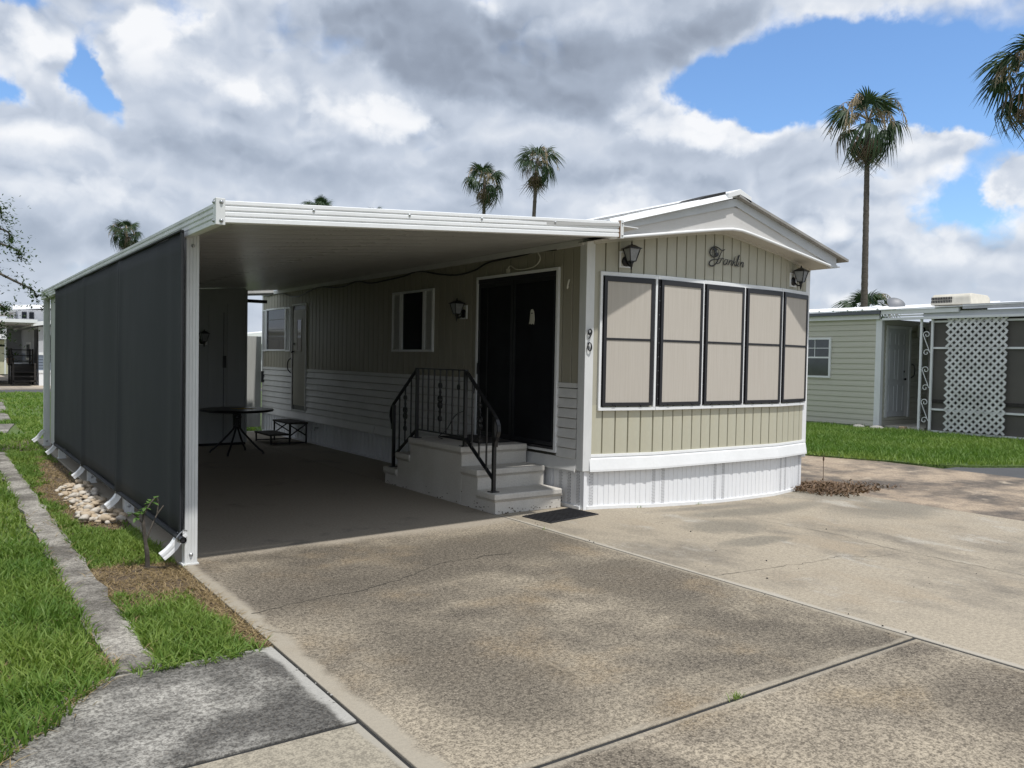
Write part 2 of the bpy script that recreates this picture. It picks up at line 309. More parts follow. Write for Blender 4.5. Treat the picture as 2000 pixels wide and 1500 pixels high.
class MB:
    def __init__(s): s.v = []; s.f = []
    def add(s, vs, fs):
        b = len(s.v); s.v += [tuple(x) for x in vs]; s.f += [tuple(i + b for i in f) for f in fs]; return s
    def box(s, x0, x1, y0, y1, z0, z1):
        return s.add([(x0, y0, z0), (x1, y0, z0), (x1, y1, z0), (x0, y1, z0), (x0, y0, z1), (x1, y0, z1), (x1, y1, z1), (x0, y1, z1)],
                     [(0, 3, 2, 1), (4, 5, 6, 7), (0, 1, 5, 4), (1, 2, 6, 5), (2, 3, 7, 6), (3, 0, 4, 7)])
    def ext(s, A, B, closed=True, caps=True):
        n = len(A); fs = [(i, (i + 1) % n, n + (i + 1) % n, n + i) for i in range(n if closed else n - 1)]
        if caps and closed: fs += [tuple(range(n))[::-1], tuple(range(n, 2 * n))]
        return s.add(list(A) + list(B), fs)
    def bar(s, a, b, w, t, up=(0, 0, 1)):
        a = Vector(a); b = Vector(b); d_ = (b - a).normalized(); sd = d_.cross(Vector(up))
        if sd.length < 1e-4: sd = d_.cross(Vector((1, 0, 0)))
        sd.normalize(); u_ = sd.cross(d_).normalized()
        q = [sd * w / 2 + u_ * t / 2, -sd * w / 2 + u_ * t / 2, -sd * w / 2 - u_ * t / 2, sd * w / 2 - u_ * t / 2]
        return s.ext([a + x for x in q], [b + x for x in q])
    def tube(s, path, r, n=6, caps=True):
        P = [Vector(p) for p in path]; rs = r if isinstance(r, (list, tuple)) else [r] * len(P); base = len(s.v); up = None
        for i, p in enumerate(P):
            t = (P[min(i + 1, len(P) - 1)] - P[max(i - 1, 0)])
            if t.length < 1e-9: t = Vector((0, 0, 1))
            t.normalize()
            if up is None: up = Vector((0, 0, 1)) if abs(t.z) < .9 else Vector((1, 0, 0))
            sd = t.cross(up)
            if sd.length < 1e-5: sd = t.orthogonal()
            sd.normalize(); up = sd.cross(t).normalized()
            for k in range(n):
                a = 2 * math.pi * (k + .5) / n; s.v.append(tuple(p + (sd * math.cos(a) + up * math.sin(a)) * rs[i]))
        for i in range(len(P) - 1):
            for k in range(n):
                k2 = (k + 1) % n; s.f.append((base + i * n + k, base + i * n + k2, base + (i + 1) * n + k2, base + (i + 1) * n + k))
        if caps: s.f.append(tuple(base + k for k in range(n))[::-1]); s.f.append(tuple(base + (len(P) - 1) * n + k for k in range(n)))
        return s
    def lathe(s, prof, n=16, o=(0, 0, 0)):
        base = len(s.v)
        for r, z in prof:
            for k in range(n):
                a = 2 * math.pi * k / n; s.v.append((o[0] + r * math.cos(a), o[1] + r * math.sin(a), o[2] + z))
        for i in range(len(prof) - 1):
            for k in range(n):
                k2 = (k + 1) % n; s.f.append((base + i * n + k, base + i * n + k2, base + (i + 1) * n + k2, base + (i + 1) * n + k))
        s.f.append(tuple(base + k for k in range(n))[::-1]); s.f.append(tuple(base + (len(prof) - 1) * n + k for k in range(n))); return s
    def mesh(s, name, m=None, smooth=False):
        me = bpy.data.meshes.new(name); me.from_pydata(s.v, [], s.f); me.update()
        if m: me.materials.append(m)
        bm = bmesh.new(); bm.from_mesh(me); bmesh.ops.recalc_face_normals(bm, faces=bm.faces); bm.to_mesh(me); bm.free()
        if smooth:
            for p in me.polygons: p.use_smooth = True
        return me
    def part(s, name, m, parent=None, Mx=None, smooth=False, bevel=0, kind=None):
        o = link(name, s.mesh(name, m, smooth), parent, Mx)
        if bevel:
            b = o.modifiers.new('bevel', 'BEVEL'); b.width = bevel; b.segments = 2; b.limit_method = 'ANGLE'; b.angle_limit = R(40)
        if kind: o['kind'] = kind
        return o
def FR(x, y, z=0, deg=0): return Matrix.Translation((x, y, z)) @ Matrix.Rotation(R(deg), 4, 'Z')
def npmesh(name, V, Q, m, tint=None, smooth=False):
    """V (n,3), Q (k,3|4) as numpy"""
    me = bpy.data.meshes.new(name); nv = len(V); nf, k = Q.shape
    me.vertices.add(nv); me.vertices.foreach_set('co', V.astype(np.float32).ravel())
    me.loops.add(nf * k); me.loops.foreach_set('vertex_index', Q.astype(np.int32).ravel())
    me.polygons.add(nf); me.polygons.foreach_set('loop_start', np.arange(0, nf * k, k, dtype=np.int32)); me.polygons.foreach_set('loop_total', np.full(nf, k, dtype=np.int32))
    if smooth: me.polygons.foreach_set('use_smooth', np.ones(nf, dtype=bool))
    me.update(calc_edges=True)
    if tint is not None:
        a = me.attributes.new('tint', 'FLOAT', 'POINT'); a.data.foreach_set('value', tint.astype(np.float32))
    me.materials.append(m); return me
def crom(pts, k=6):
    """Catmull-Rom through points"""
    P = [Vector(p) for p in pts]; P = [P[0] * 2 - P[1]] + P + [P[-1] * 2 - P[-2]]; out = []
    for i in range(1, len(P) - 2):
        a, b, c, d_ = P[i - 1:i + 3]
        for j in range(k):
            t = j / k; out.append(.5 * ((2 * b) + (c - a) * t + (2 * a - 5 * b + 4 * c - d_) * t * t + (3 * b - a - 3 * c + d_) * t ** 3))
    out.append(P[-2]); return out
def vnoise(x, y, seed=0):
    """value noise, numpy"""
    def hsh(i, j): return np.modf(np.abs(np.sin(i * 127.1 + j * 311.7 + seed * 17.3) * 43758.5453))[0]
    xi = np.floor(x); yi = np.floor(y); fx = x - xi; fy = y - yi; fx = fx * fx * (3 - 2 * fx); fy = fy * fy * (3 - 2 * fy)
    return (hsh(xi, yi) * (1 - fx) + hsh(xi + 1, yi) * fx) * (1 - fy) + (hsh(xi, yi + 1) * (1 - fx) + hsh(xi + 1, yi + 1) * fx) * fy
# ================================================================== GROUND
def hx(x):
    t = min(1, max(0, (x - 5.5) / 2.3)); return -.07 * t * t * (3 - 2 * t)
def struct(mb, name, m, bevel=0): return tag(mb.part(name, m, bevel=bevel), kind='structure')
def polyslab(pts, z0, z1): return MB().ext([(x, y, z0) for x, y in pts], [(x, y, z1) for x, y in pts])
struct(MB().add([(-1500, -1500, -.14), (1500, -1500, -.14), (1500, 1500, -.14), (-1500, 1500, -.14)], [(0, 1, 2, 3)]), 'ground', M['lawn'])
dw = struct(MB().box(1.5, 4.594, 2.460, 16.6, -.2, 0), 'driveway', M['driveway'], .004)
jf = MB().box(1.49, 4.60, 2.43, 2.47, -.2, -.007).box(4.585, 4.615, -4, 6.9, -.2, -.006).box(1.478, 1.502, -4, 4.3, -.2, -.013).box(-.5, 1.48, 3.17, 3.21, -.2, -.014).box(9.48, 9.51, -4, 6.9, -.2, -.078)
struct(jf, 'joint_shade', M['tar_shade'])  # black strips added in the open joints, standing in for their shade
struct(MB().box(1.5, 4.592, -4, 2.440, -.2, -.003), 'driveway_apron', M['drivefront'], .004)
struct(MB().box(4.606, 5.9, 6.912, 16.6, -.2, -.001), 'carport_slab', M['driveway'])
xs = [4.610] + [4.8 + .3 * i for i in range(16)] + [9.49]
prof = [(x, hx(x)) for x in xs]
pad = struct(MB().ext([(x, -4, z) for x, z in prof] + [(9.49, -4, -.3), (4.610, -4, -.3)], [(x, 6.9, z) for x, z in prof] + [(9.49, 6.9, -.3), (4.610, 6.9, -.3)]), 'concrete_pad', M['pad'], .004)
struct(MB().ext([(9.502, -4, -.3), (13., -4, -.3), (13., -4, -.045), (9.502, -4, -.072)], [(9.502, 40, -.3), (13., 40, -.3), (13., 40, -.045), (9.502, 40, -.072)]), 'side_driveway', M['sidedrive'], .008)
struct(MB().box(13.012, 60, -4, 6.6, -.3, -.055), 'side_road', M['asphalt'])
struct(MB().box(-60, 80, -14, -4.01, -.3, -.05), 'front_road', M['asphalt'])
struct(MB().box(-90, 120, 35.4, 38.1, -.3, -.03), 'back_road', M['asphalt'])
struct(MB().box(-90, 12, 38.11, 60, -.3, 0.0), 'back_apron', M['apron'])
struct(polyslab([(-30, -4), (-1.2, -4), (-.35, 2.4), (.12, 3.3), (.40, 3.87), (.73, 4.29), (1.488, 4.29), (1.488, 16.7), (1.488, 35.35), (-30, 35.35)], -.2, -.022), 'left_lawn', M['lawn'])
struct(polyslab([(1.49, 16.62), (12.4, 16.62), (12.4, 35.35), (1.49, 35.35)], -.2, -.022), 'back_lawn', M['lawn'])
rl = [(13.02, 40), (12.45, 20), (12.45, 9.2), (12.75, 8.2), (13.02, 7.5), (13.1, 6.95), (13.7, 6.4), (14.5, 5.98), (17., 5.1), (30, 3.2), (60, 2.5), (60, 40)]
struct(polyslab(rl, -.2, -.02), 'right_lawn', M['lawn'])
struct(polyslab([(-.05, 3.196), (1.486, 3.200), (1.486, 4.27), (1.1, 4.27), (.60, 4.27), (.22, 3.80)], -.2, -.004), 'walkway', M['walk'], .004)
struct(polyslab([(-1.4, -4), (1.488, -4), (1.486, 3.180), (-.06, 3.180), (-.5, 2.4)], -.2, -.010), 'front_walkway', M['walk2'], .004)
kb = MB(); ka = []; kc = []
for i in range(46):
    y = 4.272 + i * .2285; ka.append((.715 + .016 * math.sin(i * 1.3) + .01 * math.sin(i * 3.1), y)); kc.append((.925 + .014 * math.sin(i * 1.7 + 2) + .010 * math.sin(i * 2.9), y))
for i in range(45):
    kb.ext([(ka[i][0], ka[i][1], -.1), (kc[i][0], kc[i][1], -.1), (kc[i][0], kc[i][1], .008), (ka[i][0], ka[i][1], .008)], [(ka[i + 1][0], ka[i + 1][1], -.1), (kc[i + 1][0], kc[i + 1][1], -.1), (kc[i + 1][0], kc[i + 1][1], .008), (ka[i + 1][0], ka[i + 1][1], .008)], caps=False)
kb.add([(ka[0][0], ka[0][1], -.1), (kc[0][0], kc[0][1], -.1), (kc[0][0], kc[0][1], .008), (ka[0][0], ka[0][1], .008)], [(0, 1, 2, 3)])
struct(kb, 'kerb_strip', M['kerb'])
for k, pts in enumerate([[(.6, 17.6), (1.15, 17.8), (1.32, 19.2), (1.45, 20.1), (.6, 20.3)], [(.6, 21.2), (1.46, 21.), (1.55, 23.6), (.7, 23.9)], [(.7, 24.8), (1.6, 24.6), (1.86, 30.1), (.8, 30.2)]]):
    struct(polyslab(pts, -.1, .006), 'path_slab', M['kerb'], .01)
# cracks: thin dark ribbons lying on the slabs
crackm = mat('crack_shadow', (.07, .062, .05), .95, .3, 20.)
def crack(pts, wd, parent, z=.0022, jit=.03):
    P = []
    for (x0, y0), (x1, y1) in zip(pts, pts[1:]):
        n = max(2, int(math.hypot(x1 - x0, y1 - y0) / .05))
        for i in range(n): P.append((x0 + (x1 - x0) * i / n + random.gauss(0, jit * .35), y0 + (y1 - y0) * i / n + random.gauss(0, jit * .35)))
    P.append(pts[-1]); mb = MB(); V = []
    for i, p in enumerate(P):
        q = P[min(i + 1, len(P) - 1)]; o = P[max(i - 1, 0)]; t = Vector((q[0] - o[0], q[1] - o[1])); t.normalize()
        ww = wd * random.uniform(.25, 1.); hz = z + (hx(p[0]) if p[0] > 4.6 and p[0] < 9.5 else 0)
        V += [(p[0] - t.y * ww, p[1] + t.x * ww, hz), (p[0] + t.y * ww, p[1] - t.x * ww, hz)]
    mb.add(V, [(2 * i, 2 * i + 1, 2 * i + 3, 2 * i + 2) for i in range(len(P) - 1)]); return mb.part('crack', crackm, parent)
crack([(6.9, 5.3), (7.0, 4.5), (6.84, 3.87), (6.86, 3.28), (6.92, 2.4), (6.85, 1.2)], .0035, pad)
crack([(4.66, 3.98), (5.19, 3.91), (5.68, 3.85), (6.06, 3.88), (6.34, 3.74), (6.84, 3.72)], .003, pad)
crack([(6.9, 5.3), (6.2, 5.6), (5.7, 5.62)], .002, pad)
crack([(1.56, 4.86), (1.95, 4.95), (2.31, 4.96), (2.77, 5.12), (3.14, 5.33), (3.8, 5.32)], .0045, dw)
crack([(1.52, 4.62), (1.58, 4.45), (1.74, 4.3)], .002, dw)
# little black specks dropped on the pad, and crumbs in the joints
sp = MB()
for _ in range(45):
    x = random.uniform(4.8, 9.3); y = random.uniform(2.2, 5.9); r = random.choice((.003, .003, .004, .004, .005, .008)); z = hx(x)
    sp.lathe([(r * .6, 0), (r, r * .5), (r * .5, r)], 6, (x, y, z))
for _ in range(22):
    x = random.gauss(4.6, .05); y = random.uniform(1.6, 6.6); r = random.uniform(.003, .007); sp.lathe([(r * .6, 0), (r, r * .5), (r * .5, r)], 5, (x, y, .0))
tag(sp.part('debris', M['tar_shade']), kind='stuff')
crumb = MB()
for _ in range(9):
    x = random.gauss(1.475, .018); y = random.uniform(3.3, 3.9); r = random.uniform(.003, .007); crumb.lathe([(r * .6, 0), (r, r * .5), (r * .4, r)], 6, (x, y, -.004))
tag(crumb.part('concrete_crumbs', M['walk']), kind='stuff')

# ------------------------------------------------------------------ grass
def blades(x, y, z, hgt, wid, lean, tint):
    n = len(x); yaw = RNG.uniform(0, 2 * np.pi, n); ly = RNG.uniform(0, 2 * np.pi, n)
    cx, sy = np.cos(yaw) * wid / 2, np.sin(yaw) * wid / 2
    lx, lyy = np.cos(ly) * lean * hgt, np.sin(ly) * lean * hgt
    V = np.zeros((n, 6, 3))
    for k, (t, ws, ln) in enumerate(((0, .8, 0), (.6, 1., .38), (1., .12, 1.))):
        up = hgt * (t - .18 * lean * t * t)
        for s_, j in ((-1, 0), (1, 1)):
            V[:, 2 * k + j, 0] = x + lx * ln + s_ * cx * ws; V[:, 2 * k + j, 1] = y + lyy * ln + s_ * sy * ws; V[:, 2 * k + j, 2] = z + up
    b = (np.arange(n) * 6)[:, None]
    Q = np.concatenate([b + np.array([[0, 1, 3, 2]]), b + np.array([[2, 3, 5, 4]])], 0)
    return V.reshape(-1, 3), Q, np.repeat(tint, 6)
def scatter(n, x0, x1, y0, y1): return RNG.uniform(x0, x1, n), RNG.uniform(y0, y1, n)
def g(x, y, cx, cy, rx, ry): return np.exp(-((x - cx) / rx) ** 2 - ((y - cy) / ry) ** 2)
def bare(x, y):   # worn dirt patches in the strip beside the slab
    b = 1.25 * g(x, y, 1.28, 6.0, .36, .40) + .9 * g(x, y, 1.0, 6.25, .22, .30)
    b += 1.1 * g(x, y, 1.36, 9.2, .17, 1.3) + .95 * g(x, y, 1.18, 10.2, .22, 1.0) + .9 * g(x, y, 1.36, 12.2, .2, 1.4) + .5 * g(x, y, 1.15, 8.6, .12, .4)
    b += .95 * np.clip(1.5 - (1.50 - x) / (.07 + .06 * vnoise(x * 0 + 2, y * 5, 3)), 0, 1) * (y < 5.9)
    return b + (vnoise(x * 6, y * 6, 5) - .5) * .55
def on_kerb(x, y): return (x > .70) & (x < .94) & (y > 4.3) & (y < 14.6)
def on_path(x, y): return ((x > .6) & (x < 1.45) & (y > 17.7) & (y < 20.2)) | ((x > .6) & (x < 1.5) & (y > 21.1) & (y < 23.8)) | ((x > .7) & (x < 1.7) & (y > 24.7) & (y < 30.1))
def left_of_diag(x, y): # lawn edge against the walkway
    return (x < np.interp(y, [2.4, 3.3, 3.87, 4.29], [-.35, .10, .38, .72]) + (vnoise(x * 0 + 1, y * 9, 2) - .4) * .16)
GV, GQ, GT = [], [], []; DV, DQ, DT = [], [], []
def addb(lv, lq, lt, r):
    off = sum(len(v) for v in lv); lv.append(r[0]); lq.append(r[1] + off); lt.append(r[2])
for (n, x0, x1, y0, y1, h0, wd) in [(60000, -1.8, .735, 2.4, 7.4, .085, .0085), (26000, -1.8, .735, 7.4, 14.6, .085, .011), (15000, .915, 1.50, 4.27, 7.6, .065, .008), (15000, .915, 1.49, 7.6, 14.6, .065, .010),
                                    (16000, -1.8, 1.9, 14.6, 22, .075, .016), (22000, -1.5, 6., 16.65, 35.3, .075, .03)]:
    x, y = scatter(n, x0, x1, y0, y1)
    keep = ~on_path(x, y) & ((y > 4.27) | left_of_diag(x, y)) & ~((x > 1.47) & (y > 7) & (y < 16.7))
    st = x > .90
    bb = np.where(st & (y < 16), bare(x, y), (vnoise(x * 4, y * 4, 9) - .62) * .9)
    dens = vnoise(x * 2.3, y * 2.3, 1) * .5 + vnoise(x * 9, y * 9, 8) * .5
    green = keep & (bb < .35 + RNG.uniform(-.2, .2, n)) & (RNG.uniform(0, 1, n) < .55 + dens)
    edge = np.where((x > .6) & (x < .735), .8, 1.)
    hh = h0 * RNG.uniform(.55, 1.25, n) * (.75 + .5 * vnoise(x * 3, y * 3, 4)) * edge * np.where(bb > .1, .7, 1)
    i = green; k_ = i.sum(); zb = np.where(y < 4.27, -.006, -.022)
    addb(GV, GQ, GT, blades(x[i], y[i], zb[i], hh[i], wd * RNG.uniform(.7, 1.3, k_), RNG.uniform(.25, 1.1, k_), np.clip(RNG.uniform(0, .8, k_) + (vnoise(x[i] * 1.5, y[i] * 1.5, 6) - .4) * .8, 0, 1.3)))
    dry = keep & ~green & (bb > .12) & (bb < 1.5) & (RNG.uniform(0, 1, n) < np.where(bb < .75, .9, .55))
    dry |= keep & (RNG.uniform(0, 1, n) < .03 + .16 * np.clip(vnoise(x * 2.7, y * 2.7, 12) - .55, 0, 1) + .10 * ((x > .55) & (x < .735)))
    i = dry; k_ = i.sum()
    addb(DV, DQ, DT, blades(x[i], y[i], np.full(k_, -.020), hh[i] * .55, wd * RNG.uniform(.5, .9, k_), RNG.uniform(1.0, 2.4, k_), RNG.uniform(0, 1, k_)))
# straw lying along the lawn edge on the walkway, and runners across the kerb
x, y = scatter(1600, .1, .9, 3.4, 4.5); e_ = x - np.interp(y, [2.4, 3.3, 3.87, 4.29], [-.35, .10, .38, .72]); i = (e_ > -.04) & (e_ < RNG.exponential(.035, 1600)); k_ = i.sum()
addb(DV, DQ, DT, blades(x[i], y[i], np.full(k_, -.002), np.full(k_, .05), np.full(k_, .005), RNG.uniform(1.2, 2.5, k_), RNG.uniform(0, 1, k_)))
x, y = scatter(900, .70, .95, 4.3, 9.); i = (np.minimum(x - .70, .95 - x) < RNG.exponential(.03, 900)); k_ = i.sum()
addb(DV, DQ, DT, blades(x[i], y[i], np.full(k_, .008), np.full(k_, .04), np.full(k_, .005), RNG.uniform(1.2, 2.5, k_), RNG.uniform(0, 1, k_)))
x, y = scatter(2600, 1.30, 1.495, 4.28, 6.2); i = (1.50 - x) < RNG.exponential(.05, 2600) + .01; k_ = i.sum()
addb(DV, DQ, DT, blades(x[i], y[i], np.full(k_, -.014), RNG.uniform(.02, .05, k_), np.full(k_, .005), RNG.uniform(1.2, 3., k_), RNG.uniform(0, 1, k_)))
x, y = scatter(1500, .95, 1.5, 5.5, 6.5); i = RNG.uniform(0, 1, 1500) < vnoise(x * 5, y * 5, 3); k_ = i.sum()
addb(DV, DQ, DT, blades(x[i], y[i], np.full(k_, -.014), RNG.uniform(.015, .04, k_), np.full(k_, .004), RNG.uniform(1.5, 3.5, k_), RNG.uniform(0, 1, k_)))
# the strip's front fringe hanging over the walkway
x, y = scatter(520, .80, 1.42, 4.20, 4.30); i = RNG.uniform(0, 1, 520) < vnoise(x * 14, y * 3, 4) * 1.3; x = x[i]; y = y[i] + (vnoise(x * 9, x * 0, 6) - .6) * .07; k_ = len(x)
addb(GV, GQ, GT, blades(x, y, np.full(k_, -.004), RNG.uniform(.03, .07, k_), np.full(k_, .007), RNG.uniform(.9, 1.9, k_), RNG.uniform(0, 1, k_)))
for jx, jy, jn in ((3.05, 2.45, 26), (7.1, 6.32, 16), (4.6, 5.9, 8), (6.2, 6.34, 6)):
    k_ = jn; addb(GV, GQ, GT, blades(RNG.normal(jx, .025, k_), RNG.normal(jy, .006, k_), np.full(k_, hx(jx) - .005), RNG.uniform(.015, .04, k_), np.full(k_, .005), RNG.uniform(.4, 1.4, k_), RNG.uniform(.2, 1, k_)))
tag(link('grass', npmesh('grass', np.concatenate(GV), np.concatenate(GQ), M['grass'], np.concatenate(GT))), kind='stuff')
tag(link('dry_grass', npmesh('dry_grass', np.concatenate(DV), np.concatenate(DQ), M['dry'], np.concatenate(DT))), kind='stuff')
# right lawn
x, y = scatter(95000, 12.4, 21, 2.5, 14.5)
edge = np.interp(y, [2.5, 5.1, 5.98, 6.4, 6.95, 7.5, 8.2, 9.2, 14.5], [30, 17., 14.5, 13.7, 13.1, 13.02, 12.75, 12.45, 12.45]) + (vnoise(y * 4, y * 0 + 3, 3) - .5) * .25
i = (x > edge - .05) & ~((x > 18.9) & (y > 7.7)); x = x[i]; y = y[i]; k_ = len(x); ed = np.clip((x - edge[i]) / .5, 0, 1)
rr = blades(x, y, np.full(k_, -.02), RNG.uniform(.06, .14, k_) * (.55 + .45 * ed) * (.8 + .5 * vnoise(x * 2, y * 2, 2)), RNG.uniform(.010, .020, k_), RNG.uniform(.2, .9, k_), np.clip(RNG.uniform(0, .7, k_) + (vnoise(x, y, 6) - .4) * .7 + (1 - ed) * .5, 0, 1.4))
tag(link('far_grass', npmesh('far_grass', rr[0], rr[1], M['grassf'], rr[2])), kind='stuff')
# bare soil sheet under the worn patches of the strip
soil = MB(); ny, nx = 74, 5
for j in range(ny + 1):
    for i in range(nx + 1):
        xx = .93 + i * (.565 / nx); yy = 4.3 + j * .166; soil.v.append((xx, yy, -.0175 + .006 * math.sin(xx * 37 + yy * 11) * math.sin(yy * 23)))
soil.f = [(j * (nx + 1) + i, j * (nx + 1) + i + 1, (j + 1) * (nx + 1) + i + 1, (j + 1) * (nx + 1) + i) for j in range(ny) for i in range(nx)]
struct(soil, 'bare_soil', M['dirt'])
# dead leaf litter bed by the far front corner of the home
n = 1900; x = np.where(RNG.uniform(0, 1, n) < .75, RNG.normal(9.45, .33, n), RNG.normal(9.7, .5, n)); y = RNG.normal(6.32, .22, n) - (x - 9.5) * .12; i = (x > 8.98) & (x < 10.6) & (y > 5.75 + (x > 9.5) * .1) & (y < 6.9); x = x[i]; y = y[i]; n = len(x)
hz = -.07 + .055 * np.exp(-((x - 9.4) / .5) ** 2 - ((y - 6.4) / .25) ** 2) * RNG.uniform(.2, 1, n)
ll = blades(x, y, hz, RNG.uniform(.03, .07, n), RNG.uniform(.012, .03, n), RNG.uniform(.8, 2.2, n), RNG.uniform(0, 1, n))
tag(link('leaf_litter', npmesh('leaf_litter', ll[0], ll[1], M['litter'], ll[2])), kind='stuff')
wd = thing('dry_weed', 'single dry brown weed stalk standing in the dead leaf pile', 'weed', (9.62, 6.42, -.05))
MB().tube(crom([(9.62, 6.42, -.06), (9.63, 6.43, .12), (9.61, 6.42, .30)]), .004, 5).part('stem', M['litter'], wd)
MB().lathe([(.002, 0), (.012, .02), (.010, .05), (.002, .08)], 6, (9.61, 6.42, .28)).part('seed_head', M['litter'], wd)
# ================================================================== MOBILE HOME
PA, PB, PC, PD = (5.57, 6.47), (6.35, 6.33), (8.47, 6.33), (9.23, 6.48)
def facet(P, Q):
    a = math.degrees(math.atan2(Q[1] - P[1], Q[0] - P[0])); return FR(P[0], P[1], 0, a), math.hypot(Q[0] - P[0], Q[1] - P[1])
F1, L1 = facet(PA, PB); F2, L2 = facet(PB, PC); F3, L3 = facet(PC, PD)
FS = FR(5.512, 16.5, 0, -90)      # side wall frame: local x runs towards the front, outward is local -y
def sy(y): return 16.5 - y       # world y -> local x on the side wall
def arc(x):                      # top of the front wall / foot of the gable
    t = abs(x - 7.36); t = math.sqrt(t * t + .12 * .12) - .12; return 3.035 - .158 * t
home = thing('mobile_home', 'beige ribbed mobile home with white skirting and five screened front windows', 'mobile home', (7.4, 6.33, 0))
# shell behind the boards
sh = MB(); pl = [PA, PB, PC, PD, (9.23, 16.5), (5.53, 16.5)]
inn = lambda p: (7.4 + (p[0] - 7.4) * .972, 11.4 + (p[1] - 11.4) * .988)
q = [inn(p) for p in pl]
sh.ext([(x, y, -.1) for x, y in q], [(x, y, 2.78 if i != 1 and i != 2 else 2.88) for i, (x, y) in enumerate(q)])
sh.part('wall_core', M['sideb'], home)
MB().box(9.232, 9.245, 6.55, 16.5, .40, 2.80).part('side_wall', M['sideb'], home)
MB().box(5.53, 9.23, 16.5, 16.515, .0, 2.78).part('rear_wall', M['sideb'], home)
def board(wd, z0, z1a, z1b):
    pr = [(.002, .004), (.003, -.015), (.006, -.018), (wd - .014, -.018), (wd - .011, -.015), (wd - .010, .004), (wd, .004), (wd, .012), (0, .012), (0, .004)]
    return MB().ext([(x, y, z0) for x, y in pr], [(x, y, z1a + (z1b - z1a) * x / wd) for x, y in pr])
def frontboards(F, L, n):
    wd = L / n
    for i in range(n):
        Mx = F @ Matrix.Translation((i * wd, 0, 0)); xa = (F @ Vector((i * wd, 0, 0))).x; xb = (F @ Vector((i * wd + wd, 0, 0))).x
        board(wd, 2.45, arc(xa) + .02, arc(xb) + .02).part('siding_board', M['beige'], home, Mx)
        board(wd, .56, 1.09, 1.09).part('siding_board', M['beige2'], home, Mx)
frontboards(F1, L1, 5); frontboards(F2, L2, 14); frontboards(F3, L3, 5)
for Fx, s0, s1 in ((F1, 0, .10), (F3, .72, L3)):
    board(s1 - s0, 1.09, 2.45, 2.45).part('siding_board', M['beige'], home, Fx @ Matrix.Translation((s0, 0, 0)))
sbm = board(.1632, 1.29, 2.80, 2.80).mesh('side_board', M['sideb'])
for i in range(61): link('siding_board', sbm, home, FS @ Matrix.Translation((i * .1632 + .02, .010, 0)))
# wall-top mouldings
mt = MB(); top = [(*PA, arc(PA[0]))] + [(x, 6.33, arc(x)) for x in (6.35, 6.7, 7.0, 7.2, 7.36, 7.52, 7.7, 8.1, 8.47)] + [(*PD, arc(PD[0]))]
for a, b in zip(top, top[1:]): mt.bar((a[0], a[1] - .030, a[2] - .004), (b[0], b[1] - .030, b[2] - .004), .030, .034)
mt.part('wall_top_moulding', M['soffit'], home)
MB().box(5.465, 5.505, 6.5, 16.5, 2.735, 2.795).part('eave_rail', M['vinyl'], home)
# ---- five-screen front window
def wtrim(F, s0, s1):
    MB().box(s0, s1, -.044, .0, 2.435, 2.468).part('window_head_trim', M['white'], home, F)
    MB().box(s0, s1, -.038, .0, 2.468, 2.476).part('window_drip_cap', M['white'], home, F)
    b = MB().box(s0, s1, -.050, .0, 1.035, 1.068); b.part('window_sill', M['white'], home, F)
    MB().box(s0, s1, -.012, .02, 1.068, 2.435).part('window_pane', M['glassd'], home, F)
wtrim(F1, .085, L1 + .003); wtrim(F2, -.0, L2); wtrim(F3, -.003, .735)
MB().box(.085, .112, -.046, .0, 1.066, 2.437).part('window_side_trim', M['white'], home, F1)
MB().box(.708, .735, -.046, .0, 1.066, 2.437).part('window_side_trim', M['white'], home, F3)
def sunscreen(F, s0, s1):
    y0, y1 = -.058, -.030; f = .036
    mb = MB().box(s0, s0 + f, y0, y1, 1.082, 2.425).box(s1 - f, s1, y0, y1, 1.082, 2.425)
    mb.box(s0 + f, s1 - f, y0, y1, 1.082, 1.082 + f).box(s0 + f, s1 - f, y0, y1, 2.425 - f - .012, 2.425).box(s0 + f, s1 - f, y0 + .003, y1, 1.768, 1.792)
    fr = mb.part('sun_screen', M['bronze'], home, F)
    MB().box(s0 + f - .004, s1 - f + .004, -.050, -.044, 1.082 + f - .004, 1.772).part('shade_fabric', M['fabric'], fr, F)
    MB().box(s0 + f - .004, s1 - f + .004, -.050, -.044, 1.788, 2.425 - f - .008).part('shade_fabric', M['fabric'], fr, F)
    dk = MB().box(s0 - .026, s0 - .004, -.040, -.012, 1.075, 2.43); dk.part('jamb', M['bronze'], home, F)
    rv = MB()
    for k in range(9): rv.box(s0 - .018, s0 - .012, -.044, -.040, 1.15 + k * .15, 1.16 + k * .15)
    rv.part('jamb_screw', M['steel'], home, F, kind='stuff')
    lt = MB().box(s0 + .12, s0 + .16, -.064, -.058, 1.088, 1.10).box(s1 - .16, s1 - .12, -.064, -.058, 1.088, 1.10)
    lt.part('screen_latch', M['plastic'], fr, F)
    hg = MB().box(s0 - .004, s1 + .004, -.054, -.012, 2.425, 2.434); hg.part('hinge_rail', M['bronze'], fr, F)
sunscreen(F1, .128, .745)
for k in range(3): sunscreen(F2, .045 + k * .707, .045 + k * .707 + .652)
sunscreen(F3, .040, .700)
for F, s in ((F1, L1 - .014), (F2, .7065), (F2, 1.4135), (F2, L2 - .004)):
    MB().box(s - .013, s + .013, -.052, -.010, 1.068, 2.436).part('window_mullion', M['white'], home, F)
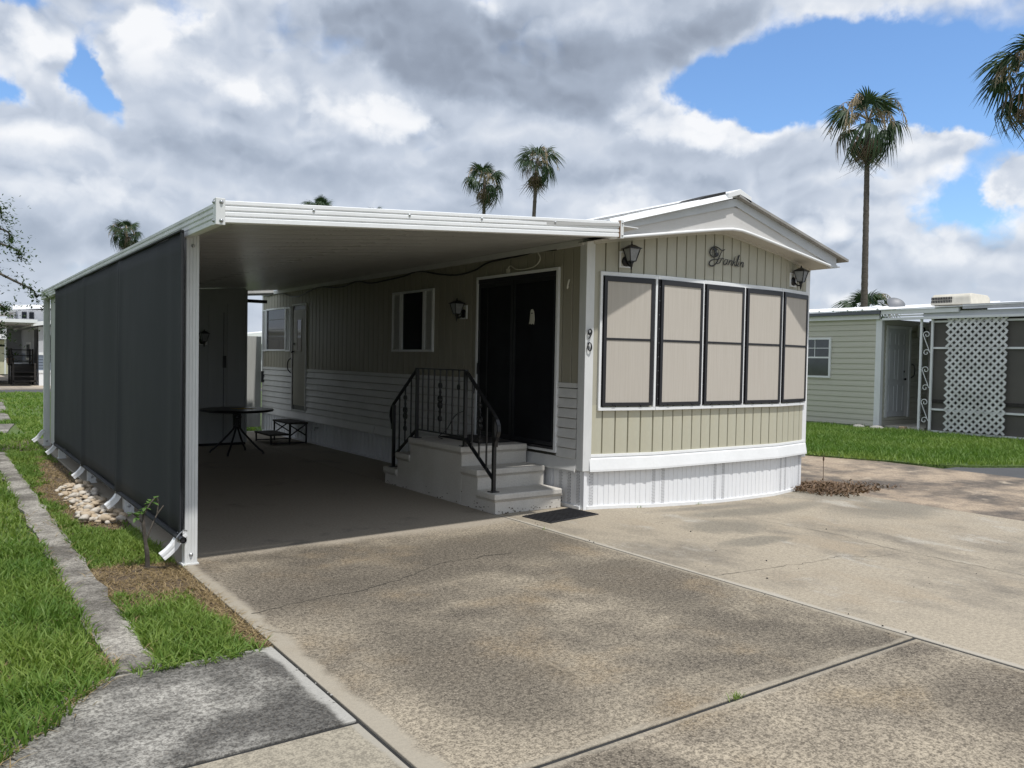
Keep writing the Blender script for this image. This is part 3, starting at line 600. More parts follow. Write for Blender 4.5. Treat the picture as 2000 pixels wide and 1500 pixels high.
# ---- belt, skirting
def belt(F, s0, s1, zs=(.375, .54)):
    z0, z1 = zs; pr = [(-.004, z1 + .05), (-.026, z1 + .048), (-.028, z1 + .022), (-.020, z1 + .018), (-.026, z1 + .004), (-.034, z1), (-.052, z0 + .02), (-.052, z0), (-.040, z0), (.0, z1 - .02)]
    MB().ext([(s0, y, z) for y, z in pr], [(s1, y, z) for y, z in pr]).part('belt_trim', M['white'], home, F)
belt(F1, .0, L1 + .006, (.40, .53)); belt(F2, -.0045, L2 + .0045, (.4005, .5302)); belt(F3, -.006, L3 + .02, (.40, .53))
def skirtmesh(wd, z0, z1, z0b, mt, dp=.002):
    pr = [(0, .010), (.002, -.004), (.036, -.004), (.038 + dp * .2, dp), (.076 - dp * .2, dp), (.078, -.004), (wd - .002, -.004), (wd, .010), (wd, .04), (0, .04)]
    return MB().ext([(x, y, z0 + (z0b - z0) * x / wd) for x, y in pr], [(x, y, z1) for x, y in pr]).mesh('skirting', mt)
def skirting(F, L, n, perf):
    wd = L / n
    for i in range(n):
        a = F @ Vector((i * wd, 0, 0)); b = F @ Vector((i * wd + wd, 0, 0))
        Mx = F @ Matrix.Translation((i * wd, .012, 0))
        link('skirting_panel', skirtmesh(wd, hx(a.x), .44, hx(b.x), M['skirt']), home, Mx)
        if i in perf:
            MB().box(.026, .074, -.0065, .003, hx(a.x) + .03, .435).part('vent_strip', M['perf'], home, Mx)
        pr = [(.012, .0), (-.016, .0), (-.016, .034), (-.002, .036), (.012, .036)]
        MB().ext([(0, y, z + hx(a.x)) for y, z in pr], [(wd, y, z + hx(b.x)) for y, z in pr]).part('ground_channel', M['white'], home, Mx)
skirting(F1, L1, 6, (0,)); skirting(F2, L2, 15, (0, 1, 7, 8)); skirting(F3, L3, 6, (1, 2, 5))
ssm = skirtmesh(.145, 0, .40, 0, M['skirt'], .034)
for i in range(69):
    y = 16.47 - i * .145; Mx = FS @ Matrix.Translation((sy(y), .012, 0)); link('skirting_panel', ssm, home, Mx)
    if i in (66, 67, 68): MB().box(.026, .074, -.0065, .003, .03, .395).part('vent_strip', M['perf'], home, Mx)
MB().box(0, 9.99, -.016, .01, 0, .034).part('ground_channel', M['white'], home, FS)
# ---- side wall below the belt line
DOOR = (6.93, 8.48); DOOR2 = (14.14, 14.80)
def lap(s0, s1, z0, hh, m, t=.024):
    zt = z0 + hh - .011; pr = [(-.006, zt), (-t, z0 + .006), (-t + .003, z0), (.012, z0), (.012, zt)]
    return MB().ext([(s0, y, z) for y, z in pr], [(s1, y, z) for y, z in pr])
for y0, y1 in ((DOOR[1] + .03, DOOR2[0] - .02), (DOOR2[1] + .02, 16.46), (6.58, DOOR[0] - .03)):
    for k in range(7): lap(sy(y1), sy(y0), .52 + k * .106, .108, M['vinyl']).part('clapboard', M['vinyl'], home, FS @ Matrix.Translation((0, -.002, 0)))
    MB().box(sy(y1), sy(y0), -.022, 0, 1.262, 1.312).part('cap_trim', M['vinyl'], home, FS)
for y0, y1 in ((6.56, 11.3), (11.32, 16.46)):
    pr = [(-.010, .52), (-.014, .505), (-.050, .40), (-.050, .385), (-.040, .385), (0, .50)]
    MB().ext([(sy(y1), y, z) for y, z in pr], [(sy(y0), y, z) for y, z in pr]).part('belt_trim', M['vinyl'], home, FS)
# corner posts
cp = MB().ext([(x, y, .405) for x, y in ((5.488, 6.56), (5.488, 6.452), (5.585, 6.434), (5.585, 6.47), (5.53, 6.482), (5.53, 6.56))], [(x, y, 2.79) for x, y in ((5.488, 6.56), (5.488, 6.452), (5.585, 6.434), (5.585, 6.47), (5.53, 6.482), (5.53, 6.56))])
cp.part('corner_trim', M['whited'], home, bevel=.003)
P_ = ((9.165, 6.445), (9.27, 6.462), (9.27, 6.60), (9.235, 6.60), (9.235, 6.49), (9.165, 6.478))
MB().ext([(x, y, .36) for x, y in P_], [(x, y, 2.84) for x, y in P_]).part('corner_trim', M['white'], home, bevel=.003)
MB().box(5.494, 5.54, 16.46, 16.53, .05, 2.79).part('corner_trim', M['vinyl'], home)
# ---- gable
YG = 6.10
bx = [5.45] + [5.62 + (9.25 - 5.62) * i / 24 for i in range(25)]
def arcG(x): return arc(x) + .012
def crease(x): return 3.305 - (.255 if x < 7.33 else .278) * abs(x - 7.33)
def roofz(x): return 3.400 - (.272 if x < 7.31 else .258) * abs(x - 7.31)
gp = MB()
for a, b in zip(bx, bx[1:]):
    za, zb = max(crease(a), arcG(a) + .002), max(crease(b), arcG(b) + .002)
    gp.ext([(a, YG, arcG(a)), (a, YG, za), (a, YG + .03, za), (a, YG + .03, arcG(a))], [(b, YG, arcG(b)), (b, YG, zb), (b, YG + .03, zb), (b, YG + .03, arcG(b))], caps=False)
gp.part('gable_panel', M['gable'], home)
def rakeb(xs_, yo):
    mb = MB()
    for a, b in zip(xs_, xs_[1:]):
        A = [(a, YG - yo, max(crease(a), arcG(a)) - .006), (a, YG - yo, roofz(a) - .01), (a, YG + .03, roofz(a) - .01), (a, YG + .03, max(crease(a), arcG(a)))]
        B = [(b, YG - yo, max(crease(b), arcG(b)) - .006), (b, YG - yo, roofz(b) - .01), (b, YG + .03, roofz(b) - .01), (b, YG + .03, max(crease(b), arcG(b)))]
        mb.ext(A, B, caps=True)
    return mb
rakeb([5.45, 6.4, 7.33], .018).part('rake_board', M['rake'], home)
rakeb([7.33, 8.2, 8.9, 9.10, 9.25], .018).part('rake_board', M['rake'], home)
ml = MB()
ml.tube([(x, YG - .018, arcG(x) - .004) for x in bx[:-1] + [9.12]], .017, 8); ml.part('gable_moulding', M['white'], home, smooth=True)
MB().box(9.10, 9.27, YG - .02, YG + .02, 2.765, 2.80).part('rake_end_cap', M['rake'], home)
# soffit between gable and wall
sf = MB(); wl = lambda x: 6.33 if 6.35 <= x <= 8.47 else (6.33 + (6.35 - x) * .18 if x < 6.35 else 6.33 + (x - 8.47) * .2)
for a, b in zip(bx, bx[1:]): sf.ext([(a, YG + .005, arcG(a) - .003), (a, wl(a) + .06, arc(a) + .006), (a, wl(a) + .06, arc(a) + .014), (a, YG + .005, arcG(a) + .006)], [(b, YG + .005, arcG(b) - .003), (b, wl(b) + .06, arc(b) + .006), (b, wl(b) + .06, arc(b) + .014), (b, YG + .005, arcG(b) + .006)], caps=False)
sf.part('front_soffit', M['soffit'], home)
MB().ext([(9.235, 6.12, 2.775), (9.39, 6.12, 2.785), (9.39, 6.12, 2.795), (9.235, 6.12, 2.79)], [(9.235, 16.6, 2.775), (9.39, 16.6, 2.785), (9.39, 16.6, 2.795), (9.235, 16.6, 2.79)]).part('side_soffit', M['soffit'], home)
# ---- roof
def rslab(x0, x1, y0, y1, t, dz=0):
    z0, z1 = roofz(x0) + dz, roofz(x1) + dz
    A = [(x0, z0), (x1, z1), (x1, z1 + t), (x0, z0 + t)]; return MB().ext([(x, y0, z) for x, z in A], [(x, y1, z) for x, z in A])
rslab(5.42, 7.31, 6.05, 16.7, .03, -.008).part('roof_slope', M['roof'], home)
rslab(7.31, 9.42, 6.02, 16.7, .03, -.008).part('roof_slope', M['roofg'], home)
za, zb = roofz(5.44), roofz(7.19)
pr = [(-.028, .052), (-.085, -.006), (-.082, -.012), (-.02, .0), (.14, .02), (.14, .052)]
MB().ext([(5.44, YG + y, za + z) for y, z in pr], [(7.19, YG + y, zb + z) for y, z in pr]).part('roof_edge_trim', M['white'], home)
rslab(7.45, 9.42, YG - .045, YG + .10, .024, .0).part('roof_edge_trim', M['roofg'], home)
ro = MB()   # loose, torn membrane lying over the left slope
N = 40
for i in range(N):
    a = 5.44 + i * (7.10 - 5.44) / N; b = a + (7.10 - 5.44) / N
    la, lb = roofz(a) + .045 + .012 * math.sin(a * 9) + .008 * random.random(), roofz(b) + .045 + .012 * math.sin(b * 9)
    ro.ext([(a, 6.09, la - .02), (a, 6.09, la), (a, 7.5, la), (a, 7.5, la - .02)], [(b, 6.09, lb - .02), (b, 6.09, lb), (b, 7.5, lb), (b, 7.5, lb - .02)])
ro.part('roof_membrane', M['roof'], home)
MB().ext([(6.72, 6.065, 3.296), (7.13, 6.065, 3.41), (7.13, 6.065, 3.432), (6.80, 6.065, 3.335)], [(6.72, 6.4, 3.296), (7.13, 6.4, 3.41), (7.13, 6.4, 3.432), (6.80, 6.4, 3.335)]).part('torn_flap', M['tar_shade'], home)
rc = [(7.12, 3.352), (7.125, 3.410), (7.32, 3.478), (7.515, 3.410), (7.515, 3.342), (7.32, 3.416)]
MB().ext([(x, 6.02, z) for x, z in rc], [(x, 16.72, z) for x, z in rc]).part('ridge_cap', M['white'], home, bevel=.004)
# ---- main entry
dl, dr = sy(DOOR[1]), sy(DOOR[0])
def frame(F, x0, x1, z0, z1, t, d, m, name, y0=-.0, bottom=True):
    mb = MB().box(x0, x0 + t, -d, y0, z0, z1).box(x1 - t, x1, -d, y0, z0, z1).box(x0 + t, x1 - t, -d, y0, z1 - t, z1)
    if bottom: mb.box(x0 + t, x1 - t, -d, y0, z0, z0 + t)
    return mb
frame(FS, dl - .03, dr + .03, .555, 2.545, .032, .040, None, '').part('door_trim', M['white'], home, FS)
MB().box(dl + .002, dr - .002, -.012, 0, .587, 2.512).part('door_opening', M['glassd'], home, FS)
mid = sy(7.72)
mb = frame(FS, mid, dr - .004, .62, 2.46, .045, .034, None, ''); sd = mb.part('screen_door', M['doorframe'], home, FS)
MB().box(mid + .045, dr - .05, -.026, -.020, .665, 2.416).part('door_mesh', M['doorscreen'], sd, FS)
mb = frame(FS, dl + .004, mid - .02, .62, 2.46, .05, .026, None, ''); sd2 = mb.part('screen_door', M['doorframe'], home, FS)
MB().box(dl + .054, mid - .07, -.020, -.014, .67, 2.41).part('door_mesh', M['doorscreen'], sd2, FS)
MB().box(dl + .20, dl + .216, -.026, -.020, .67, 2.41).part('door_stile', M['doorframe'], sd2, FS)
MB().box(dl, dr, -.030, 0, 2.462, 2.512).part('door_header', M['doorframe'], home, FS)
MB().box(dl, dr, -.060, 0, .587, .612).part('door_threshold', M['bronze'], home, FS)
MB().tube([(mid + .02, -.05, 1.50), (mid + .02, -.065, 1.47), (mid + .02, -.065, 1.40), (mid + .02, -.05, 1.37)], .007, 6).part('door_handle', M['plastic'], sd, FS)
MB().box(dl + .02, dl + .045, -.045, -.026, 1.36, 1.50).part('door_lock', M['plastic'], sd2, FS)
gx = sy(7.36); gz = 2.02      # small ivory ghost-shaped tag hung on the right door
gh = [(-.035, -.055), (-.02, -.045), (-.005, -.058), (.012, -.048), (.03, -.058), (.038, -.02), (.036, .02), (.028, .05), (.012, .068), (-.006, .066), (-.016, .048), (-.020, .01), (-.026, -.03)]
MB().ext([(gx + a * 1.35, -.037, gz + b * 1.35) for a, b in gh], [(gx + a * 1.35, -.043, gz + b * 1.35) for a, b in gh]).part('door_tag', M['tilew'], sd, FS)
MB().box(gx - .004, gx + .004, -.046, -.043, gz + .04, gz + .052).box(gx + .012, gx + .020, -.046, -.043, gz + .04, gz + .052).part('tag_eye', M['plastic'], sd, FS)
# ---- rear door
a, b = sy(DOOR2[1]), sy(DOOR2[0])
frame(FS, a - .02, b + .02, .53, 2.49, .025, .034, None, '').part('door_trim', M['vinyl'], home, FS)
MB().box(a + .006, b - .006, -.010, 0, .556, 2.464).part('door_gasket', M['plastic'], home, FS)
rd = MB().box(a + .06, b - .02, -.026, -.008, .64, 2.38).part('entry_door', M['sideb'], home, FS)
frame(FS, a + .24, a + .47, 1.62, 2.22, .02, .034, None, '', -.026).part('door_window_frame', M['sideb'], rd, FS)
MB().box(a + .26, a + .45, -.030, -.026, 1.64, 2.20).part('door_pane', M['glassd'], rd, FS)
MB().tube([(a + .10, -.03, 1.62), (a + .10, -.06, 1.62), (a + .06, -.065, 1.60)], .014, 8).part('door_knob', M['plastic'], rd, FS)
MB().tube([(a + .10, -.03, 1.76), (a + .10, -.05, 1.76)], .022, 8).part('deadbolt', M['plastic'], rd, FS)
MB().tube(crom([(a - .06, -.025, 1.50), (a - .10, -.07, 1.44), (a - .11, -.07, 1.30), (a - .07, -.025, 1.22)]), .011, 6).part('grab_handle', M['plastic'], home, FS)
# ---- side windows with shutters
def shutter(x0, x1, z0, z1):
    t = .028; s = frame(FS, x0, x1, z0, z1, t, .040, None, '').part('shutter', M['white'], home, FS)
    MB().box(x0 + t, x1 - t, -.012, 0, z0 + t, z1 - t).part('shutter_back', M['vinyl'], s, FS)
    n = int((z1 - z0 - .06) / .028)
    lm = MB().add([(x0 + t, -.012, .0), (x1 - t, -.012, .0), (x1 - t, -.034, -.020), (x0 + t, -.034, -.020), (x0 + t, -.012, -.006), (x1 - t, -.012, -.006), (x1 - t, -.034, -.026), (x0 + t, -.034, -.026)], [(0, 1, 2, 3), (7, 6, 5, 4), (3, 2, 6, 7), (0, 4, 5, 1)]).mesh('louvre', M['vinyl'])
    for k in range(n): link('louvre', lm, s, FS @ Matrix.Translation((0, 0, z0 + t + .026 + k * .028)))
def sidewindow(y0, y1, z0, z1, slats):
    a, b = sy(y1), sy(y0); t = .03
    f = frame(FS, a, b, z0, z1, t, .036, None, '').part('window_frame', M['white'], home, FS)
    MB().box(a + t, b - t, -.016, 0, z0 + t, z1 - t).part('window_pane', M['glassd'], f, FS)
    for k in range(1, slats):
        z = z0 + t + (z1 - z0 - 2 * t) * k / slats; MB().box(a + t, b - t, -.026, -.016, z - .006, z + .006).part('glazing_bar', M['bronze'], f, FS)
sidewindow(9.83, 10.49, 1.63, 2.48, 1); shutter(sy(10.76), sy(10.50), 1.63, 2.48); shutter(sy(9.82), sy(9.58), 1.63, 2.48)
sidewindow(15.16, 16.24, 1.63, 2.46, 4); shutter(sy(16.47), sy(16.25), 1.62, 2.45); shutter(sy(15.15), sy(14.88), 1.62, 2.45)
# ---- small fittings on the side wall
MB().tube(crom([(sy(6.74), -.018, 2.40), (sy(6.74), -.03, 2.36), (sy(6.745), -.035, 2.325), (sy(6.75), -.03, 2.31), (sy(6.755), -.02, 2.33)], 4), .010, 6).part('wall_hook', M['tilew'], home, FS)
vx = sy(9.1)
MB().lathe([(.05, 0), (.06, .01), (.06, .03), (.03, .034)], 14).part('outlet_cover', M['vinyl'], home, FS @ Matrix.Translation((sy(8.78), -.014, .86)) @ Matrix.Rotation(R(90), 4, 'X'))
MB().box(sy(8.60), sy(8.68) + .16, -.04, -.014, .82, .93).part('outlet_box', M['vinyl'], home, FS)
MB().tube([(sy(13.55), -.01, .30), (sy(13.55), -.08, .30)], .013, 8).tube([(sy(13.55), -.07, .30), (sy(13.55), -.075, .25)], .010, 8).part('water_tap', M['steel'], home, FS)
MB().box(5.46, 5.50, 16.40, 16.47, 1.0, 1.22).part('meter_box', M['plastic'], home)

# ---- the name in script: strokes traced once into a 60 x 22 cm sign, tubes of varying thickness
sgn = thing('name_sign', 'black script sign reading Franklin with a small globe above the front windows', 'sign', (7.45, 6.30, 2.74))
kx, kz = .60 / 570, .225 / 300
def sp_(p): x, y = p; return (7.15 + (x - 160) * kx, 6.296, 2.86 - (y - 230 - .088 * (x - 160)) * kz * 1.0)
def stroke(pts, w0, w1=None, mbx=None, k=5):
    P = crom([sp_(p) for p in pts], k); n = len(P); w1 = w1 or w0
    w0 *= .8; w1 *= .82; rr_ = [w0 + (w1 - w0) * math.sin(math.pi * i / (n - 1)) for i in range(n)]; (mbx).tube(P, rr_, 6)
fm = MB()
stroke([(412, 262), (385, 288), (350, 278), (305, 248), (255, 233), (205, 250), (172, 300), (180, 352), (225, 388), (280, 378), (312, 350)], .004, .0085, fm)
stroke([(412, 264), (368, 290), (335, 350), (306, 420), (275, 480), (235, 515), (190, 522), (163, 495), (180, 450), (240, 424), (300, 418), (345, 402)], .004, .009, fm)
stroke([(268, 480), (300, 486), (330, 462)], .003, .006, fm)
fm.part('letter', M['bronze'], sgn)
lets = [[[(328, 482), (346, 440), (358, 404)], [(344, 440), (366, 408), (384, 402), (398, 414)]],
        [[(452, 424), (424, 420), (398, 452), (396, 490), (418, 498), (446, 466), (462, 418), (446, 480), (458, 502)]],
        [[(470, 502), (484, 460), (494, 424)], [(480, 476), (504, 438), (524, 432), (530, 452), (514, 496), (524, 508)]],
        [[(536, 512), (558, 450), (582, 368)], [(552, 474), (590, 446)], [(562, 470), (584, 512), (600, 508)]],
        [[(600, 498), (630, 420), (650, 350), (636, 366), (606, 490), (612, 516), (626, 510)]],
        [[(650, 440), (628, 500), (634, 520), (648, 514)], [(655, 410), (658, 416)]],
        [[(660, 522), (674, 482), (686, 448)], [(670, 500), (694, 462), (716, 456), (720, 474), (704, 516), (714, 530), (730, 498)]]]
for L in lets:
    mb = MB()
    for st in L: stroke(st, .0042, .0072, mb)
    mb.part('letter', M['bronze'], sgn)
gl = MB(); gc = (243, 318)
def circ(rx, ry, n=20, a0=0, a1=360): return [(gc[0] + rx * math.cos(R(a0 + (a1 - a0) * i / n)), gc[1] + ry * math.sin(R(a0 + (a1 - a0) * i / n))) for i in range(n + 1)]
for rx in (68, 36, 8): gl.tube([sp_(p) for p in circ(rx, 68)], .0022, 4)
for yy in (-38, 0, 38):
    hw = math.sqrt(68 * 68 - yy * yy); gl.tube([sp_((gc[0] - hw, gc[1] + yy)), sp_((gc[0] + hw, gc[1] + yy))], .0022, 4)
gl.part('globe', M['bronze'], sgn)
for poly in ([(222, 262), (262, 256), (288, 272), (272, 292), (262, 312), (250, 300), (236, 284)], [(262, 322), (300, 326), (304, 346), (286, 362), (276, 384), (266, 358)]):
    MB().ext([(a, b - .002, c) for a, b, c in map(sp_, poly)], [(a, b + .004, c) for a, b, c in map(sp_, poly)]).part('continent', M['bronze'], sgn)
# ---- house number
num = thing('house_number', 'black number 90 set upright on the white corner trim', 'house number', (5.545, 6.43, 1.75))
FN = FR(5.540, 6.430, 0, -10)
def digit(pts, z): 
    P = crom([(x * .95 - .012, -.006, z + y) for x, y in pts], 5); n = len(P)
    MB().tube(P, [.0042 + .0044 * abs(math.sin(math.pi * i / (n - 1) * 2 + .4)) for i in range(n)], 6).part('digit', M['black'], num, FN)
digit([(.018, .030), (-.004, .008), (-.020, .020), (-.018, .046), (.002, .058), (.020, .044), (.020, .020), (.008, -.012), (-.014, -.040)], 1.815)
digit([(0, .045), (-.018, .030), (-.022, 0), (-.014, -.030), (.004, -.042), (.020, -.024), (.022, .006), (.014, .034), (-.002, .045)], 1.692)

# ---- lanterns
def lantern(F, s, z, label, group='black wall lanterns', out=.0):
    base = F @ Vector((s, 0, z)); out -= .014; t = thing('wall_lantern', label, 'lantern', base, group)
    L = F @ Matrix.Translation((s, out, z)) @ Matrix.Scale(.90, 4)
    frame(L, -.095, .085, -.095, .095, .018, .022, None, '').part('back_plate', M['white'], t, L)
    MB().box(-.077, .067, -.012, 0, -.077, .077).part('plate_panel', M['tilew'], t, L)
    bk = L @ Matrix.Translation((0, -.012, -.02)) @ Matrix.Rotation(R(90), 4, 'X')
    MB().lathe([(.062, 0), (.060, .012), (.042, .026), (.016, .034)], 18).part('canopy', M['black'], t, bk, smooth=True)
    MB().tube(crom([(0, -.03, -.03), (0, -.075, -.075), (0, -.115, -.075), (0, -.125, -.045)], 5), .011, 8).tube([(0, -.125, -.135), (0, -.125, -.10), (0, -.125, -.06), (0, -.125, -.04)], [.004, .012, .018, .03], 8).part('arm', M['black'], t, L, smooth=True)
    c = (0, -.125)
    gz0, gz1 = -.03, .115; b0, b1 = .036, .072
    qd = lambda b, zz_: [(c[0] - b, c[1] - b, zz_), (c[0] + b, c[1] - b, zz_), (c[0] + b, c[1] + b, zz_), (c[0] - b, c[1] + b, zz_)]
    MB().ext(qd(b0 * .93, gz0), qd(b1 * .93, gz1)).part('lantern_glass', M['frost'], t, L)
    cg = MB()
    for p, q_ in zip(qd(b0, gz0), qd(b1, gz1)): cg.tube([p, q_], .006, 4)
    for zz_, b in ((gz0, b0), (gz1, b1)):
        k_ = qd(b, zz_)
        for i in range(4): cg.tube([k_[i], k_[(i + 1) % 4]], .006, 4)
    cg.part('cage', M['black'], t, L)
    cap = MB().ext(qd(.088, .113), qd(.086, .121)).ext(qd(.080, .121), qd(.026, .158)); cap.lathe([(.014, 0), (.016, .008), (.006, .018), (.010, .026), (.002, .038)], 8, (c[0], c[1], .156))
    cap.part('lantern_cap', M['black'], t, L)
lantern(F1, .40, 2.615, 'black wall lantern at the top left of the front, above the first sun screen')
lantern(F3, .31, 2.60, 'black wall lantern at the top right of the front, above the last sun screen')
lantern(FS, sy(8.80), 2.13, 'black wall lantern beside the black screen door under the carport', out=-.01)
# ---- cable sagging under the carport eave
cb = MB(); cb.tube(crom([(5.478, y, z) for y, z in ((6.95, 2.735), (7.31, 2.745), (7.6, 2.73), (8.23, 2.71), (8.55, 2.64), (8.95, 2.61), (9.4, 2.65), (9.99, 2.735), (10.4, 2.70), (10.92, 2.68), (11.5, 2.67), (11.98, 2.73), (12.5, 2.68), (12.9, 2.69), (13.6, 2.73), (14.6, 2.62), (15.4, 2.73), (16.3, 2.72))], 5), .011, 6)
tag(cb.part('power_cable', M['black']), 'dark cable sagging along the home wall under the carport ceiling', 'cable')
cb = MB(); cb.tube(crom([(5.478, 7.28, 2.74), (5.478, 7.23, 2.66), (5.478, 7.32, 2.59), (5.478, 7.50, 2.57), (5.478, 7.68, 2.58), (5.478, 7.80, 2.63), (5.478, 7.86, 2.58)], 5), .007, 6)
cb.box(5.476, 5.494, 7.82, 7.88, 2.552, 2.60)
tag(cb.part('light_cord', M['tilew']), 'short pale cord with a plug lying over the top of the black screen door', 'cord')
# ================================================================== CARPORT
port = thing('carport', 'white flat roofed aluminium carport with ribbed ceiling along the home', 'carport', (3.4, 10.5, 0))
YF0, YF1, XL = 5.40, 5.50, 1.50
cz = lambda x: 2.435 + (x - XL) * (2.80 - 2.435) / (5.50 - XL)       # ceiling height
yf = lambda x: YF0 + (x - XL) * (YF1 - YF0) / (5.08 - XL)
# ceiling pans running from the home down to the outer beam
pw = .3048; pr = [(0, .034), (.010, .030), (.012, .0), (.068, .0), (.071, .028), (.093, .028), (.096, .0), (.144, .0), (.147, .020), (.163, .020), (.166, .0), (.212, .0), (.215, .028), (.237, .028), (.240, .0), (.300, .0), (pw - .001, .034), (pw, .045), (0, .045)]
def pan(y0, wd, x1, first=False):
    A = [(XL + .03, y, cz(XL + .03) + z) for y, z in pr]; B = [(x1, y, cz(x1) + z) for y, z in pr]; return MB().ext(A, B)
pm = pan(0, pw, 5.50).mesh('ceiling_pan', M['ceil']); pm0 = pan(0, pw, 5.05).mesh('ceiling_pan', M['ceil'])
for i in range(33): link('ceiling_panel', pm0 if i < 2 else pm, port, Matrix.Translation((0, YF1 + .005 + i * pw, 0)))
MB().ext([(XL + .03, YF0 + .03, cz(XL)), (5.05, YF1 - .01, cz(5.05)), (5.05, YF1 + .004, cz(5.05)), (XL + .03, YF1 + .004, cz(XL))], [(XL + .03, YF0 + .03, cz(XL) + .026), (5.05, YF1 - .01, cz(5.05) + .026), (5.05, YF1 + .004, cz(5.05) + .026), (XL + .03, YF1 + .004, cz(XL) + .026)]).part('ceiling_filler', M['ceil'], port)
MB().ext([(5.05, 5.53, 2.772), (5.38, 5.60, 2.786), (5.50, 6.085, 2.797), (5.05, 6.11, 2.772)], [(5.05, 5.53, 2.780), (5.38, 5.60, 2.794), (5.50, 6.085, 2.805), (5.05, 6.11, 2.780)]).part('sun_blocker', M['white'], port)  # panel added over the open corner to keep sun off the steps
# fascias: fluted profile (out, up)
fp = [(.012, 0), (.0, .004), (.0, .030), (.010, .038), (.0, .046), (.0, .066), (.010, .074), (.0, .082), (.0, .102), (.010, .110), (.0, .118), (.0, .138), (.012, .143), (.05, .143), (.05, .0)]
A = [(XL, YF0 + o, 2.39 + z) for o, z in fp]; B = [(5.08, YF1 + o, 2.665 + z) for o, z in fp]
ff = MB().ext(A, B).part('front_fascia', M['white'], port)
A = [(XL + o, YF0, 2.385 + z) for o, z in fp]; B = [(XL + o, 9.72, 2.385 + z) for o, z in fp]; MB().ext(A, B).part('side_fascia', M['whited'], port)
A = [(XL + o, 9.724, 2.387 + z) for o, z in fp]; B = [(XL + o, 15.62, 2.387 + z) for o, z in fp]; MB().ext(A, B).part('side_fascia', M['whited'], port)
MB().ext([(XL + .02, 15.60, 2.39), (5.40, 15.60, 2.70), (5.40, 15.60, 2.86), (XL + .02, 15.60, 2.53)], [(XL + .02, 15.64, 2.39), (5.40, 15.64, 2.70), (5.40, 15.64, 2.86), (XL + .02, 15.64, 2.53)]).part('rear_fascia', M['whited'], port)
def bolt(p, ax, r=.013):
    Mx = Matrix.Translation(p) @ (Matrix.Rotation(R(90), 4, 'X') if ax == 'y' else Matrix.Rotation(R(-90), 4, 'Y'))
    return MB().lathe([(r * 1.5, 0), (r * 1.5, .003), (r, .004), (r, .010), (r * .5, .013)], 8).part('bolt', M['steel'], port, Mx, smooth=True)
MB().box(XL - .014, XL + .046, YF0 - .016, YF0 + .004, 2.375, 2.545).box(XL - .014, XL + .004, YF0 + .004, YF0 + .05, 2.375, 2.545).part('corner_cap', M['whited'], port, bevel=.003)
for z in (2.402, 2.520): bolt((XL + .020, YF0 - .016, z), 'y', .009); bolt((XL - .014, YF0 + .022, z), 'x', .009)
MB().box(5.055, 5.092, YF1 - .014, YF1 + .03, 2.652, 2.818).part('end_cap', M['whited'], port, bevel=.003)
MB().box(5.048, 5.055, YF1 - .010, YF1 + .02, 2.66, 2.81).part('rust_edge', mat('rust_stain', (.30, .17, .09), .8, .2, 30.), port)
for z in (2.68, 2.79): bolt((5.074, YF1 - .014, z), 'y', .006)
sc = MB()
for x in (2.15, 2.9, 3.55, 4.3): sc.lathe([(.006, 0), (.007, .003), (.002, .006)], 6, (x, 0, 0))
for x in (2.15, 2.9, 3.55, 4.3):
    MB().lathe([(.009, 0), (.010, .004), (.004, .009)], 8).part('screw', M['steel'], port, Matrix.Translation((x, yf(x) - .001, 2.39 + (x - XL) * .0768 + .105)) @ Matrix.Rotation(R(90), 4, 'X'))
